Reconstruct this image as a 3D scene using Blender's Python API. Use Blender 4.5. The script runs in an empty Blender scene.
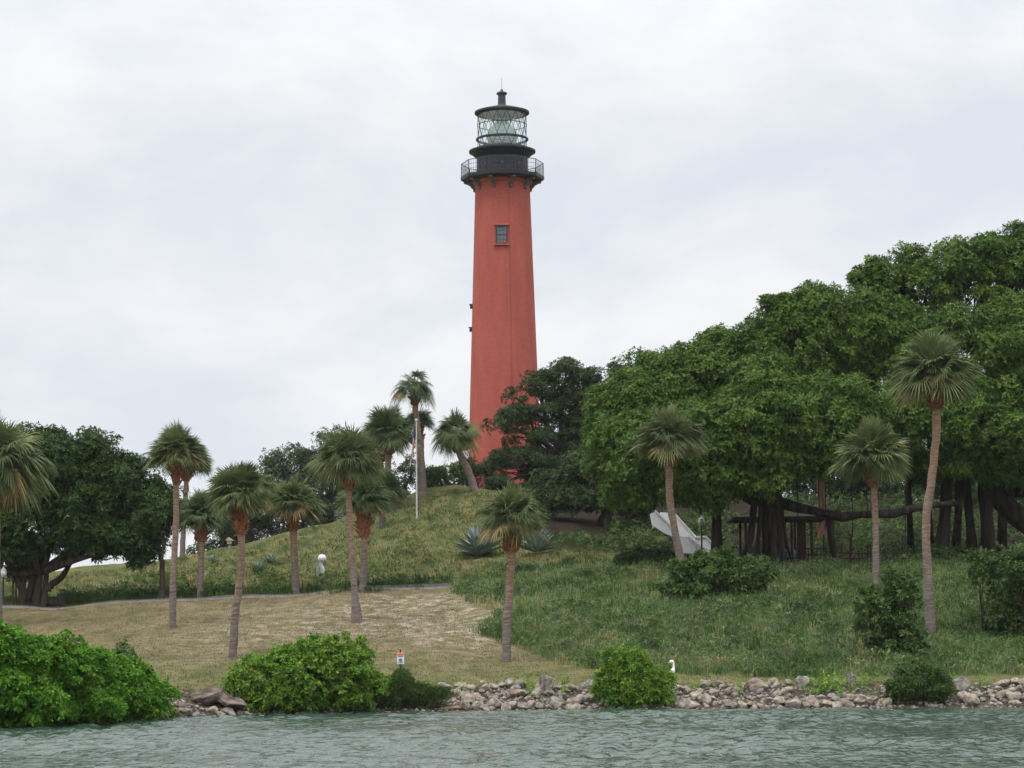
import bpy, math, random
import numpy as np
from mathutils import Vector, Matrix, noise as mnoise
from mathutils.bvhtree import BVHTree

# ------------------------------------------------------------------ camera
SC = bpy.context.scene
COL = SC.collection
FPX, W, H = 2400.0, 1024, 768
CAMZ = 2.5
PITCH = math.atan((640 - 384) / FPX)
ROLL = math.radians(-0.5)
Fv = np.array([0, math.cos(PITCH), math.sin(PITCH)])
U0 = np.array([0, -math.sin(PITCH), math.cos(PITCH)])
R0 = np.array([1.0, 0, 0])
Uv = U0 * math.cos(ROLL) - R0 * math.sin(ROLL)
Rv = R0 * math.cos(ROLL) + U0 * math.sin(ROLL)
CAM = np.array([0, 0, CAMZ])
cd = bpy.data.cameras.new('camera')
cam = bpy.data.objects.new('camera', cd)
COL.objects.link(cam)
cd.sensor_width = 36
cd.lens = FPX * 36 / W
cd.clip_start = 0.5
cd.clip_end = 20000
cam.matrix_world = Matrix(((Rv[0], Uv[0], -Fv[0], CAM[0]), (Rv[1], Uv[1], -Fv[1], CAM[1]),
                           (Rv[2], Uv[2], -Fv[2], CAM[2]), (0, 0, 0, 1)))
SC.camera = cam

# ------------------------------------------------------------------ sky and sun
SUN_EL, SUN_AZ = math.radians(66), math.radians(-150)     # azimuth from +Y, clockwise: sun behind and to the left of the camera
w = bpy.data.worlds.new('World')
SC.world = w
w.use_nodes = True
nt = w.node_tree
for n in list(nt.nodes):
    nt.nodes.remove(n)
N = nt.nodes.new
L = nt.links.new
sky = N('ShaderNodeTexSky'); sky.sky_type = 'NISHITA'; sky.sun_disc = False
sky.sun_elevation = SUN_EL; sky.sun_rotation = SUN_AZ
tc = N('ShaderNodeTexCoord')
mp = N('ShaderNodeMapping'); mp.inputs['Scale'].default_value = (1.0, 1.0, 1.9); mp.inputs['Location'].default_value = (3.1, 0.4, 1.3)
L(tc.outputs['Generated'], mp.inputs['Vector'])
nz = N('ShaderNodeTexNoise'); nz.inputs['Scale'].default_value = 7.5; nz.inputs['Detail'].default_value = 6; nz.inputs['Roughness'].default_value = 0.55
nz.inputs['Distortion'].default_value = 0.25
L(mp.outputs[0], nz.inputs['Vector'])
rp = N('ShaderNodeValToRGB')
rp.color_ramp.elements[0].position = 0.34; rp.color_ramp.elements[0].color = (.77, .815, .885, 1)
rp.color_ramp.elements[1].position = 0.62; rp.color_ramp.elements[1].color = (.985, .98, .985, 1)
L(nz.outputs['Fac'], rp.inputs['Fac'])
# overcast: the vault is brighter towards the zenith
sx = N('ShaderNodeSeparateXYZ'); L(tc.outputs['Generated'], sx.inputs[0])
zr = N('ShaderNodeMapRange'); zr.inputs['From Min'].default_value = 0.22; zr.inputs['From Max'].default_value = 1.0
zr.inputs['To Min'].default_value = 9.5; zr.inputs['To Max'].default_value = 23.0
L(sx.outputs['Z'], zr.inputs['Value'])
vm = N('ShaderNodeVectorMath'); vm.operation = 'SCALE'
L(rp.outputs['Color'], vm.inputs[0]); L(zr.outputs[0], vm.inputs['Scale'])
mx = N('ShaderNodeMix'); mx.data_type = 'RGBA'; mx.inputs['Factor'].default_value = 0.94
L(sky.outputs[0], mx.inputs['A']); L(vm.outputs[0], mx.inputs['B'])
bg = N('ShaderNodeBackground'); bg.inputs['Strength'].default_value = 0.0985
L(mx.outputs['Result'], bg.inputs['Color'])
wo = N('ShaderNodeOutputWorld'); L(bg.outputs[0], wo.inputs['Surface'])

sd = bpy.data.lights.new('sun', 'SUN'); sd.energy = 1.5; sd.angle = math.radians(18); sd.color = (1, .965, .92)
so = bpy.data.objects.new('sun', sd); COL.objects.link(so)
sdir = Vector((math.sin(SUN_AZ) * math.cos(SUN_EL), math.cos(SUN_AZ) * math.cos(SUN_EL), math.sin(SUN_EL)))
so.rotation_euler = sdir.to_track_quat('Z', 'Y').to_euler()
so.location = (0, 0, 100)
SC.view_settings.view_transform = 'Standard'
SC.view_settings.look = 'None'
SC.view_settings.exposure = 0.1
SC.view_settings.gamma = 1
SC.view_settings.use_curve_mapping = False
SC.cycles.max_bounces = 6
SC.cycles.diffuse_bounces = 3
SC.cycles.glossy_bounces = 3
SC.cycles.transparent_max_bounces = 12
SC.cycles.use_denoising = True

# ------------------------------------------------------------------ helpers
def pxdir(px, py):
    a, b = (px - W / 2) / FPX, (H / 2 - py) / FPX
    return Fv + a * Rv + b * Uv

def P(px, py, Y):
    d = pxdir(px, py)
    return CAM + d * (Y / d[1])

def dist_for(px, py, Z):
    d = pxdir(px, py)
    return d[1] * (Z - CAMZ) / d[2]

def proj(V):
    q = np.asarray(V, float) - CAM
    dep = q @ Fv
    return W / 2 + FPX * (q @ Rv) / dep, H / 2 - FPX * (q @ Uv) / dep

def mpp(Y, py=500):
    """metres per pixel at distance Y"""
    d = pxdir(512, py)
    return (Y / d[1]) / FPX

def norm(v):
    v = np.asarray(v, float)
    return v / (np.linalg.norm(v, axis=-1, keepdims=True) + 1e-9)

class Geo:
    def __init__(s):
        s.V, s.F, s.A, s.n = [], [], [], 0
    def add(s, V, F, a=None):
        V = np.asarray(V, float).reshape(-1, 3)
        F = np.asarray(F, int)
        s.V.append(V)
        if len(F): s.F.append(F + s.n)
        s.A.append(np.zeros(len(V)) if a is None else np.broadcast_to(np.asarray(a, float), (len(V),)))
        s.n += len(V)
        return s
    def mesh(s, name, mat=None, smooth=False, off=None):
        V = np.concatenate(s.V)
        if off is not None: V = V - np.asarray(off)[None, :]
        me = bpy.data.meshes.new(name)
        loops = np.concatenate([f.ravel() for f in s.F])
        sizes = np.concatenate([np.full(len(f), f.shape[1]) for f in s.F])
        starts = np.concatenate([[0], np.cumsum(sizes)[:-1]])
        me.vertices.add(len(V)); me.vertices.foreach_set('co', V.ravel())
        me.loops.add(len(loops)); me.loops.foreach_set('vertex_index', loops)
        me.polygons.add(len(sizes)); me.polygons.foreach_set('loop_start', starts)
        me.polygons.foreach_set('use_smooth', np.full(len(sizes), smooth))
        at = me.attributes.new('rnd', 'FLOAT', 'POINT')
        at.data.foreach_set('value', np.concatenate(s.A))
        me.update(calc_edges=True)
        if mat: me.materials.append(mat)
        return me
    def build(s, name, mat, parent=None, smooth=False, origin=None):
        if parent is not None:
            off = np.array(parent.matrix_basis.translation)
            q = parent.parent
            while q is not None:
                off = off + np.array(q.matrix_basis.translation); q = q.parent
        else:
            off = np.array(origin) if origin is not None else np.zeros(3)
        o = bpy.data.objects.new(name, s.mesh(name, mat, smooth, off))
        COL.objects.link(o)
        if parent is not None: o.parent = parent
        else: o.location = off
        return o

def tag(o, label=None, cat=None, group=None, kind=None):
    if label: o['label'] = label
    if cat: o['category'] = cat
    if group: o['group'] = group
    if kind: o['kind'] = kind
    return o

def thing(name, label, cat, loc, group=None):
    o = bpy.data.objects.new(name, None); COL.objects.link(o)
    o.location = Vector([float(c) for c in loc]); o.empty_display_size = .3
    return tag(o, label, cat, group)

def spline(pts, n):
    """Catmull-Rom through pts"""
    pts = np.asarray(pts, float)
    if len(pts) == 2:
        t = np.linspace(0, 1, n)[:, None]
        return pts[0] * (1 - t) + pts[1] * t
    q = np.vstack([2 * pts[0] - pts[1], pts, 2 * pts[-1] - pts[-2]])
    ts = np.linspace(0, len(pts) - 1 - 1e-6, n)
    i = ts.astype(int); t = (ts - i)[:, None]
    a, b, c, d = q[i], q[i + 1], q[i + 2], q[i + 3]
    return .5 * (2 * b + (c - a) * t + (2 * a - 5 * b + 4 * c - d) * t ** 2 + (3 * b - a - 3 * c + d) * t ** 3)

def tube(pts, rad, sides=8, wob=0, seed=0, caps=True):
    pts = np.asarray(pts, float); n = len(pts)
    rad = np.broadcast_to(np.asarray(rad, float), (n,)) if np.ndim(rad) == 0 else np.interp(np.linspace(0, 1, n), np.linspace(0, 1, len(rad)), rad)
    tg = norm(np.gradient(pts, axis=0))
    ref = np.array([0.0, 1, 0]) if abs(tg[0][1]) < .9 else np.array([1.0, 0, 0])
    V = []
    u = norm(np.cross(tg[0], ref))
    th = np.arange(sides) * 2 * math.pi / sides
    rng = np.random.default_rng(seed)
    for i in range(n):
        u = norm(u - tg[i] * np.dot(u, tg[i])); v = np.cross(tg[i], u)
        r = rad[i] * (1 + (wob * rng.normal(size=sides) if wob else 0))
        V.append(pts[i] + (np.cos(th) * r)[:, None] * u + (np.sin(th) * r)[:, None] * v)
    V = np.concatenate(V)
    a = np.arange(n - 1)[:, None] * sides; j = np.arange(sides)[None]; k = (j + 1) % sides
    F = np.stack([a + j, a + k, a + sides + k, a + sides + j], -1).reshape(-1, 4)
    g = Geo().add(V, F)
    return V, F

def add_tube(g, pts, rad, sides=8, wob=0, seed=0, a=0, cap=True):
    V, F = tube(pts, rad, sides, wob, seed)
    n0 = len(V)
    g.add(V, F, a)
    if cap:
        for k, idx in ((0, np.arange(sides)[::-1]), (1, np.arange(n0 - sides, n0))):
            g.add(V[idx], np.arange(sides)[None], a)

def lathe(g, prof, c, sides=32, phase=0, a=0):
    prof = np.asarray(prof, float); n = len(prof)
    th = phase + np.arange(sides) * 2 * math.pi / sides
    V = np.stack([c[0] + prof[:, :1] * np.cos(th), c[1] + prof[:, :1] * np.sin(th), np.broadcast_to(c[2] + prof[:, 1:], (n, sides))], -1).reshape(-1, 3)
    i = np.arange(n - 1)[:, None] * sides; j = np.arange(sides)[None]; k = (j + 1) % sides
    g.add(V, np.stack([i + j, i + k, i + sides + k, i + sides + j], -1).reshape(-1, 4), a)

def box(g, c, s, rz=0, R=None, a=0):
    v = np.array([[x, y, z] for x in (-.5, .5) for y in (-.5, .5) for z in (-.5, .5)]) * np.asarray(s)
    if R is not None: v = v @ np.asarray(R).T
    cz, sz = math.cos(rz), math.sin(rz)
    v = v @ np.array([[cz, -sz, 0], [sz, cz, 0], [0, 0, 1]]).T + np.asarray(c)
    g.add(v, [[0, 1, 3, 2], [4, 6, 7, 5], [0, 4, 5, 1], [2, 3, 7, 6], [0, 2, 6, 4], [1, 5, 7, 3]], a)

def extrude_y(g, pts, dy, a=0):
    """closed outline of 3-D points extruded along +y by dy"""
    p = np.asarray(pts, float); n = len(p)
    q = p + np.array([0, dy, 0])
    g.add(np.vstack([p, q]), np.array([[i, (i + 1) % n, n + (i + 1) % n, n + i] for i in range(n)]), a)
    g.add(p, np.arange(n)[None], a); g.add(q, np.arange(n)[::-1][None], a)

# ------------------------------------------------------------------ materials
def mat(name, base, rough=.8, base2=None, scale=3, bump=0, bscale=20, spec=.3, trans=0, leaf=None, stretch=None, detail=5, metal=0, lo=.35, hi=.65):
    m = bpy.data.materials.new(name); m.use_nodes = True
    nt = m.node_tree; b = nt.nodes['Principled BSDF']; N = nt.nodes.new; L = nt.links.new
    b.inputs['Roughness'].default_value = rough; b.inputs['Specular IOR Level'].default_value = spec; b.inputs['Metallic'].default_value = metal
    b.inputs['Base Color'].default_value = (*base, 1)
    tc = N('ShaderNodeTexCoord'); co = tc.outputs['Object']
    if stretch:
        mp = N('ShaderNodeMapping'); mp.inputs['Scale'].default_value = stretch; L(co, mp.inputs[0]); co = mp.outputs[0]
    col = None
    if base2:
        n = N('ShaderNodeTexNoise'); n.inputs['Scale'].default_value = scale; n.inputs['Detail'].default_value = detail; L(co, n.inputs['Vector'])
        r = N('ShaderNodeValToRGB'); r.color_ramp.elements[0].position = lo; r.color_ramp.elements[1].position = hi
        r.color_ramp.elements[0].color = (*base, 1); r.color_ramp.elements[1].color = (*base2, 1)
        L(n.outputs['Fac'], r.inputs[0]); col = r.outputs[0]
    if leaf:
        at = N('ShaderNodeAttribute'); at.attribute_name = 'rnd'
        r = N('ShaderNodeValToRGB'); e = r.color_ramp.elements
        while len(e) < len(leaf): e.new(.5)
        for i, (p, c) in enumerate(leaf): e[i].position = p; e[i].color = (*c, 1)
        L(at.outputs['Fac'], r.inputs[0]); col = r.outputs[0]
    if col: L(col, b.inputs['Base Color'])
    if bump:
        n = N('ShaderNodeTexNoise'); n.inputs['Scale'].default_value = bscale; n.inputs['Detail'].default_value = 6; L(co, n.inputs['Vector'])
        bu = N('ShaderNodeBump'); bu.inputs['Strength'].default_value = bump; bu.inputs['Distance'].default_value = .05
        L(n.outputs['Fac'], bu.inputs['Height']); L(bu.outputs[0], b.inputs['Normal'])
    if trans:
        t = N('ShaderNodeBsdfTranslucent'); mxn = N('ShaderNodeMixShader'); mxn.inputs[0].default_value = trans
        if col: L(col, t.inputs[0])
        else: t.inputs[0].default_value = (*base, 1)
        L(b.outputs[0], mxn.inputs[1]); L(t.outputs[0], mxn.inputs[2]); L(mxn.outputs[0], nt.nodes['Material Output'].inputs[0])
    return m

M = {}
M['banyan'] = mat('banyan_leaf', (.06, .12, .03), .42, leaf=[(0, (0.034, 0.070, 0.014)), (.5, (0.067, 0.130, 0.018)), (.85, (0.114, 0.192, 0.030)), (1, (0.202, 0.253, 0.054))], trans=.22, spec=.12)
M['ficus'] = mat('ficus_leaf', (.04, .08, .025), .45, leaf=[(0, (0.017, 0.039, 0.010)), (.6, (0.035, 0.074, 0.016)), (1, (0.076, 0.130, 0.029))], trans=.15, spec=.12)
M['oak'] = mat('oak_leaf', (.04, .065, .03), .6, leaf=[(0, (0.023, 0.039, 0.014)), (.6, (0.043, 0.068, 0.023)), (1, (0.080, 0.112, 0.037))], trans=.12, spec=.12)
M['backtree'] = mat('background_leaf', (.05, .08, .04), .65, leaf=[(0, (0.038, 0.056, 0.029)), (.6, (0.065, 0.091, 0.044)), (1, (0.117, 0.147, 0.068))], trans=.15, spec=.12)
M['mangrove'] = mat('mangrove_leaf', (.07, .2, .02), .4, leaf=[(0, (0.041, 0.109, 0.012)), (.5, (0.086, 0.220, 0.018)), (.88, (0.138, 0.297, 0.030)), (1, (0.299, 0.329, 0.050))], trans=.25, spec=.12)
M['mangrove2'] = mat('sea_grape_leaf', (.08, .18, .03), .42, leaf=[(0, (0.047, 0.112, 0.014)), (.45, (0.113, 0.230, 0.028)), (.85, (0.188, 0.327, 0.043)), (1, (0.484, 0.470, 0.075))], trans=.25, spec=.12)
M['shrub'] = mat('shrub_leaf', (.05, .1, .03), .5, leaf=[(0, (0.029, 0.056, 0.016)), (.5, (0.059, 0.111, 0.028)), (1, (0.119, 0.191, 0.049))], trans=.18, spec=.12)
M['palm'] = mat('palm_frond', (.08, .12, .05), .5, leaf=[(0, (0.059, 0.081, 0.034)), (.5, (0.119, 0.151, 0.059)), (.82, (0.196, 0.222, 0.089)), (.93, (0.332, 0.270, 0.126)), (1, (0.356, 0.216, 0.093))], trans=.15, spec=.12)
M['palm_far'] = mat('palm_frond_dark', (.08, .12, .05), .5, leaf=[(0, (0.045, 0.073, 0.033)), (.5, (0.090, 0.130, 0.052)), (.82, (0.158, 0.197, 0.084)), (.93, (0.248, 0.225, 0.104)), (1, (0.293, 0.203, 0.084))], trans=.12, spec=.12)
M['boots'] = mat('leaf_boot', (.15, .062, .035), .95, base2=(.33, .15, .085), scale=9, bump=.8, bscale=22, spec=.1)
M['bark_dark'] = mat('dark_bark', (.025, .02, .016), .95, base2=(.075, .06, .048), scale=3, bump=.8, bscale=12, stretch=(1, 1, .25), spec=.1)
M['bark_banyan'] = mat('banyan_bark', (.014, .012, .010), .95, base2=(.052, .043, .036), scale=2.5, bump=.9, bscale=10, stretch=(1.4, 1.4, .15), spec=.1)
M['bark_red'] = mat('reddish_bark', (.10, .05, .035), .95, base2=(.20, .11, .08), scale=3, bump=.7, bscale=12, stretch=(1, 1, .3), spec=.1)
M['rock'] = mat('limestone_rock', (.17, .14, .11), .92, base2=(.43, .375, .30), scale=2.6, bump=.8, bscale=9, spec=.2, detail=8)
M['rock2'] = mat('grey_rock', (.13, .115, .10), .92, base2=(.35, .315, .28), scale=2.6, bump=.8, bscale=9, spec=.2, detail=8)
M['rock3'] = mat('brown_rock', (.13, .10, .075), .92, base2=(.34, .28, .22), scale=2.2, bump=.8, bscale=9, spec=.2, detail=8)
M['boulder'] = mat('weathered_boulder', (.05, .038, .03), .9, base2=(.27, .21, .18), scale=2.0, bump=1, bscale=6, spec=.2, detail=9, stretch=(1, 1, 1.6))
M['stump'] = mat('weathered_wood', (.11, .09, .08), .95, base2=(.30, .26, .23), scale=5, bump=.9, bscale=14, stretch=(1, 1, .25), spec=.1)
M['iron'] = mat('black_iron', (.018, .018, .022), .55, base2=(.03, .03, .036), scale=4, spec=.4)
M['iron2'] = mat('weathered_iron', (.03, .03, .036), .6, base2=(.06, .06, .07), scale=6, spec=.4)
M['bracket'] = mat('iron_bracket', (.10, .09, .085), .8, base2=(.2, .16, .14), scale=6)
M['white'] = mat('white_paint', (.84, .84, .86), .7, base2=(.76, .77, .79), scale=3, bump=.2)
M['pale'] = mat('pale_metal', (.62, .64, .66), .5, base2=(.5, .52, .55), scale=5)
M['grey'] = mat('grey_green_paint', (.30, .34, .33), .7, base2=(.22, .26, .25), scale=8)
M['wood_red'] = mat('red_brown_wood', (.04, .02, .014), .85, base2=(.075, .038, .026), scale=6, bump=.3)
M['wood_dark'] = mat('dark_wood', (.028, .022, .018), .85, base2=(.06, .048, .038), scale=6, bump=.3)
M['driftwood'] = mat('driftwood', (.28, .14, .08), .9, base2=(.42, .28, .19), scale=6, bump=.5, stretch=(.4, 1, 1))
M['agave'] = mat('agave_blade', (.15, .2, .17), .5, leaf=[(0, (0.092, 0.134, 0.121)), (.6, (0.211, 0.282, 0.255)), (1, (0.449, 0.538, 0.484))], spec=.4)
M['slope'] = mat('slope_weeds', (.1, .14, .06), .7, leaf=[(0, (0.041, 0.075, 0.023)), (.3, (0.075, 0.133, 0.040)), (.55, (0.116, 0.189, 0.055)), (.72, (0.142, 0.204, 0.088)), (.8, (0.142, 0.147, 0.149)), (.86, (0.212, 0.204, 0.075)), (1, (0.352, 0.315, 0.133))], trans=.2, spec=.12)
M['hillgrass'] = mat('hill_grass', (.15, .16, .06), .8, leaf=[(0, (0.049, 0.075, 0.022)), (.4, (0.100, 0.117, 0.037)), (.75, (0.152, 0.143, 0.064)), (1, (0.210, 0.198, 0.101))], trans=.15, spec=.12)
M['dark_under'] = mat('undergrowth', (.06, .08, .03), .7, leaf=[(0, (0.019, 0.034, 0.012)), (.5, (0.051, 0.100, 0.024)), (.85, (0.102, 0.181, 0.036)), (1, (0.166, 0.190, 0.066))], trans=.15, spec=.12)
M['egret'] = mat('white_feather', (.8, .79, .74), .8)
M['bill'] = mat('yellow_bill', (.55, .42, .2), .5)
M['cloth_white'] = mat('white_sheet', (.62, .66, .74), .8, base2=(.45, .52, .65), scale=3)
M['blue'] = mat('blue_sheet', (.10, .18, .33), .8)

def palm_bark():
    m = bpy.data.materials.new('palm_bark'); m.use_nodes = True
    nt = m.node_tree; b = nt.nodes['Principled BSDF']; N = nt.nodes.new; L = nt.links.new
    b.inputs['Roughness'].default_value = .95; b.inputs['Specular IOR Level'].default_value = .1
    tc = N('ShaderNodeTexCoord')
    at = N('ShaderNodeAttribute'); at.attribute_name = 'rnd'      # height up the trunk: old grey foot, tan younger wood
    n0 = N('ShaderNodeTexNoise'); n0.inputs['Scale'].default_value = 1.2; L(tc.outputs['Object'], n0.inputs['Vector'])
    ad = N('ShaderNodeMath'); ad.operation = 'MULTIPLY_ADD'; ad.inputs[1].default_value = .5; L(n0.outputs['Fac'], ad.inputs[0]); L(at.outputs['Fac'], ad.inputs[2])
    r = N('ShaderNodeValToRGB'); e = r.color_ramp.elements; e[0].position = .45; e[0].color = (.215, .185, .17, 1); e[1].position = 1.05; e[1].color = (.35, .235, .17, 1)
    L(ad.outputs[0], r.inputs[0])
    mp = N('ShaderNodeMapping'); mp.inputs['Scale'].default_value = (1.5, 1.5, 9); L(tc.outputs['Object'], mp.inputs[0])
    n1 = N('ShaderNodeTexNoise'); n1.inputs['Scale'].default_value = 2.2; n1.inputs['Detail'].default_value = 5; L(mp.outputs[0], n1.inputs['Vector'])
    r2 = N('ShaderNodeValToRGB'); e = r2.color_ramp.elements; e[0].position = .3; e[0].color = (.45, .43, .42, 1); e[1].position = .7; e[1].color = (1.15, 1.12, 1.08, 1)
    L(n1.outputs['Fac'], r2.inputs[0])
    mx = N('ShaderNodeMix'); mx.data_type = 'RGBA'; mx.blend_type = 'MULTIPLY'; mx.inputs['Factor'].default_value = 1
    L(r.outputs[0], mx.inputs['A']); L(r2.outputs[0], mx.inputs['B']); L(mx.outputs['Result'], b.inputs['Base Color'])
    bu = N('ShaderNodeBump'); bu.inputs['Strength'].default_value = .7; bu.inputs['Distance'].default_value = .04
    L(n1.outputs['Fac'], bu.inputs['Height']); L(bu.outputs[0], b.inputs['Normal'])
    return m
M['palm_bark'] = palm_bark()

def ground_mat():
    m = bpy.data.materials.new('ground_cover'); m.use_nodes = True
    nt = m.node_tree; b = nt.nodes['Principled BSDF']; N = nt.nodes.new; L = nt.links.new
    b.inputs['Roughness'].default_value = .95; b.inputs['Specular IOR Level'].default_value = .1
    tc = N('ShaderNodeTexCoord'); O = tc.outputs['Object']
    def noise(sc, det=6, st=None, dist=0):
        v = O
        if st:
            mp = N('ShaderNodeMapping'); mp.inputs['Scale'].default_value = st; L(O, mp.inputs[0]); v = mp.outputs[0]
        n = N('ShaderNodeTexNoise'); n.inputs['Scale'].default_value = sc; n.inputs['Detail'].default_value = det; n.inputs['Distortion'].default_value = dist
        L(v, n.inputs['Vector']); return n.outputs['Fac']
    def ramp(f, stops):
        r = N('ShaderNodeValToRGB'); e = r.color_ramp.elements
        while len(e) < len(stops): e.new(.5)
        for i, (p, c) in enumerate(stops): e[i].position = p; e[i].color = (*c, 1)
        L(f, r.inputs[0]); return r.outputs[0]
    def mixc(f, a, bb, bt='MIX', k=None):
        x = N('ShaderNodeMix'); x.data_type = 'RGBA'; x.blend_type = bt
        if k is not None: x.inputs['Factor'].default_value = k
        else: L(f, x.inputs['Factor'])
        L(a, x.inputs['A']); L(bb, x.inputs['B']); return x.outputs['Result']
    def at(n):
        a = N('ShaderNodeAttribute'); a.attribute_name = n; return a.outputs['Fac']
    def m2(op, a, bv):
        x = N('ShaderNodeMath'); x.operation = op; x.use_clamp = True
        L(a, x.inputs[0])
        if isinstance(bv, (int, float)): x.inputs[1].default_value = bv
        else: L(bv, x.inputs[1])
        return x.outputs[0]
    big = noise(.16, 4); mid = noise(.9, 6, (1, .35, 1)); fine = noise(9, 4, (1, .4, 1)); fine2 = noise(3, 5, (1, .3, 1))
    lawn = mixc(big, ramp(mid, [(.3, (.108, .09, .048)), (.5, (.16, .126, .07)), (.7, (.215, .158, .098))]), ramp(mid, [(.3, (.095, .093, .04)), (.6, (.15, .13, .064)), (.75, (.20, .148, .09))]))
    hill = ramp(mid, [(.28, (.045, .062, .02)), (.45, (.085, .098, .032)), (.6, (.125, .12, .045)), (.78, (.20, .13, .062))])
    lawn = mixc(m2('MULTIPLY', at('green'), 1.0), lawn, ramp(mid, [(.3, (.085, .093, .034)), (.55, (.13, .126, .052)), (.75, (.175, .148, .076))]))
    c = mixc(at('hill'), lawn, hill)
    shaded_soil = ramp(mid, [(.3, (.013, .011, .007)), (.5, (.028, .018, .012)), (.7, (.022, .030, .012))])  # brown earth, its colour darkened to carry the shade under the trees
    c = mixc(at('shaded_soil'), c, shaded_soil)
    gr = ramp(mid, [(.3, (.06, .085, .03)), (.6, (.12, .14, .05)), (.8, (.19, .15, .08))])
    c = mixc(at('weeds'), c, gr)
    sandn = noise(2.6, 9, (.55, .45, 1), .3)
    sm = m2('MULTIPLY', ramp(sandn, [(.44, (0, 0, 0)), (.70, (.75, .75, .75))]), at('sand'))
    c = mixc(sm, c, ramp(fine, [(.3, (.33, .27, .22)), (.7, (.47, .40, .36))]))
    bk = ramp(fine2, [(.3, (.04, .03, .022)), (.7, (.11, .085, .06))])
    c = mixc(at('bank'), c, bk)
    f = ramp(fine, [(.3, (.72, .72, .72)), (.7, (1.2, 1.2, 1.2))])
    c = mixc(None, c, f, 'MULTIPLY', .8)
    f = ramp(fine2, [(.3, (.75, .75, .72)), (.7, (1.18, 1.16, 1.12))])
    c = mixc(None, c, f, 'MULTIPLY', .8)
    L(c, b.inputs['Base Color'])
    bu = N('ShaderNodeBump'); bu.inputs['Strength'].default_value = .8; bu.inputs['Distance'].default_value = .08
    L(fine, bu.inputs['Height']); L(bu.outputs[0], b.inputs['Normal'])
    return m

# ------------------------------------------------------------------ terrain
PXC = [-2600, -900, -200, 0, 60, 120, 200, 256, 288, 345, 389, 423, 450, 467, 560, 680, 800, 910, 1024, 1300, 1900, 3600]
def tab(d):
    return np.interp(PXC, [a for a, _ in d], [b for _, b in d])
SHORE = [(-2600, 745), (-900, 738), (-200, 733), (0, 729), (120, 722), (180, 718), (256, 715), (345, 713), (450, 711), (560, 710), (680, 709), (1024, 707), (1300, 705), (3600, 700)]
def shoreY(px):
    py = np.interp(px, [a for a, _ in SHORE], [b for _, b in SHORE])
    return dist_for(px, py, 0.0)
ROWPY = {
    102: [(-200, 657), (0, 655), (120, 652), (240, 650), (345, 648), (450, 650), (560, 655), (680, 645), (800, 641), (1024, 640), (1300, 640)],
    115: [(-200, 632), (0, 630), (120, 628), (240, 624), (345, 621), (450, 617), (560, 607), (680, 598), (800, 595), (1024, 600), (1300, 604)],
    130: [(-200, 610), (0, 609), (60, 607), (120, 604), (240, 599), (345, 596), (450, 588), (560, 571), (680, 565), (800, 563), (910, 563), (1024, 566), (1300, 572)],
    142: [(-200, 596), (0, 592), (120, 588), (240, 578), (345, 563), (450, 553), (560, 551), (680, 553), (800, 554), (910, 554), (1024, 558), (1300, 566)],
    158: [(-200, 588), (0, 580), (120, 575), (240, 560), (345, 540), (450, 517), (560, 517), (680, 522), (800, 527), (910, 530), (1024, 537), (1300, 550)],
    176: [(-200, 582), (0, 576), (60, 575), (120, 567), (200, 553), (256, 543), (288, 532), (345, 519), (389, 504), (423, 490), (467, 486), (560, 486), (680, 490), (800, 496), (910, 502), (1024, 512), (1300, 535)],
}
rows = []
ncol = len(PXC)
def rowZ(yfun, z):
    return np.array([[P(px, 640, float(yfun(px)))[0], float(yfun(px)), z] for px in PXC])
rows.append(rowZ(lambda p: shoreY(p) - 14, -2.2))
rows.append(rowZ(lambda p: shoreY(p) - 2.5, -0.7))
rows.append(rowZ(lambda p: shoreY(p) + .1, 0.02))
rows.append(rowZ(lambda p: shoreY(p) + 2.9, 0.86))
rows.append(rowZ(lambda p: shoreY(p) + 5.5, 0.98))
for Y, t in ROWPY.items():
    pys = tab(t)
    rows.append(np.array([P(px, py, Y) for px, py in zip(PXC, pys)]))
crest = rows[-1]
r9 = crest.copy(); r9[:, 0] *= 205 / 176; r9[:, 1] = 205; r9[:, 2] -= np.where(np.array(PXC) < 380, 1.0, 0.1); rows.append(r9)
for Y, z in ((250, 6.0), (400, 2.5), (1200, 2.0), (6000, 2.0)):
    r = crest.copy(); r[:, 0] *= Y / 176; r[:, 1] = Y; r[:, 2] = z; rows.append(r)
rows = np.array(rows)                                   # (nr, ncol, 3)
subs = [4, 6, 12, 8, 24, 28, 30, 26, 26, 26, 14, 6, 4, 4, 3]
fine_px = np.unique(np.concatenate([np.linspace(-2600, -300, 24), np.arange(-300, 1330, 7.0), np.linspace(1340, 3600, 24)]))
rp_ = np.stack([np.stack([np.interp(fine_px, PXC, rows[i, :, k]) for k in range(3)], -1) for i in range(len(rows))])
for _ in range(6):
    rp_[:, 1:-1, 2] = .25 * rp_[:, :-2, 2] + .5 * rp_[:, 1:-1, 2] + .25 * rp_[:, 2:, 2]
out = []
for i in range(len(rows) - 1):
    for j in range(subs[i]):
        t = j / subs[i]; out.append(rp_[i] * (1 - t) + rp_[i + 1] * t)
out.append(rp_[-1])
T = np.array(out)
mid_rows = slice(24, -12)
for _ in range(5):
    T[26:-2, :, 2] = .25 * T[25:-3, :, 2] + .5 * T[26:-2, :, 2] + .25 * T[27:-1, :, 2]
X, Yc = T[..., 0], T[..., 1]
rngT = np.random.default_rng(5)
bumpz = np.zeros_like(X)
for k in range(26):
    wl = 10 ** rngT.uniform(.15, 1.1); a = rngT.uniform(0, math.pi * 2)
    bumpz += .012 * wl ** .8 * np.sin(2 * math.pi / wl * (X * math.cos(a) + Yc * math.sin(a)) + rngT.uniform(0, 6.3))
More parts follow.
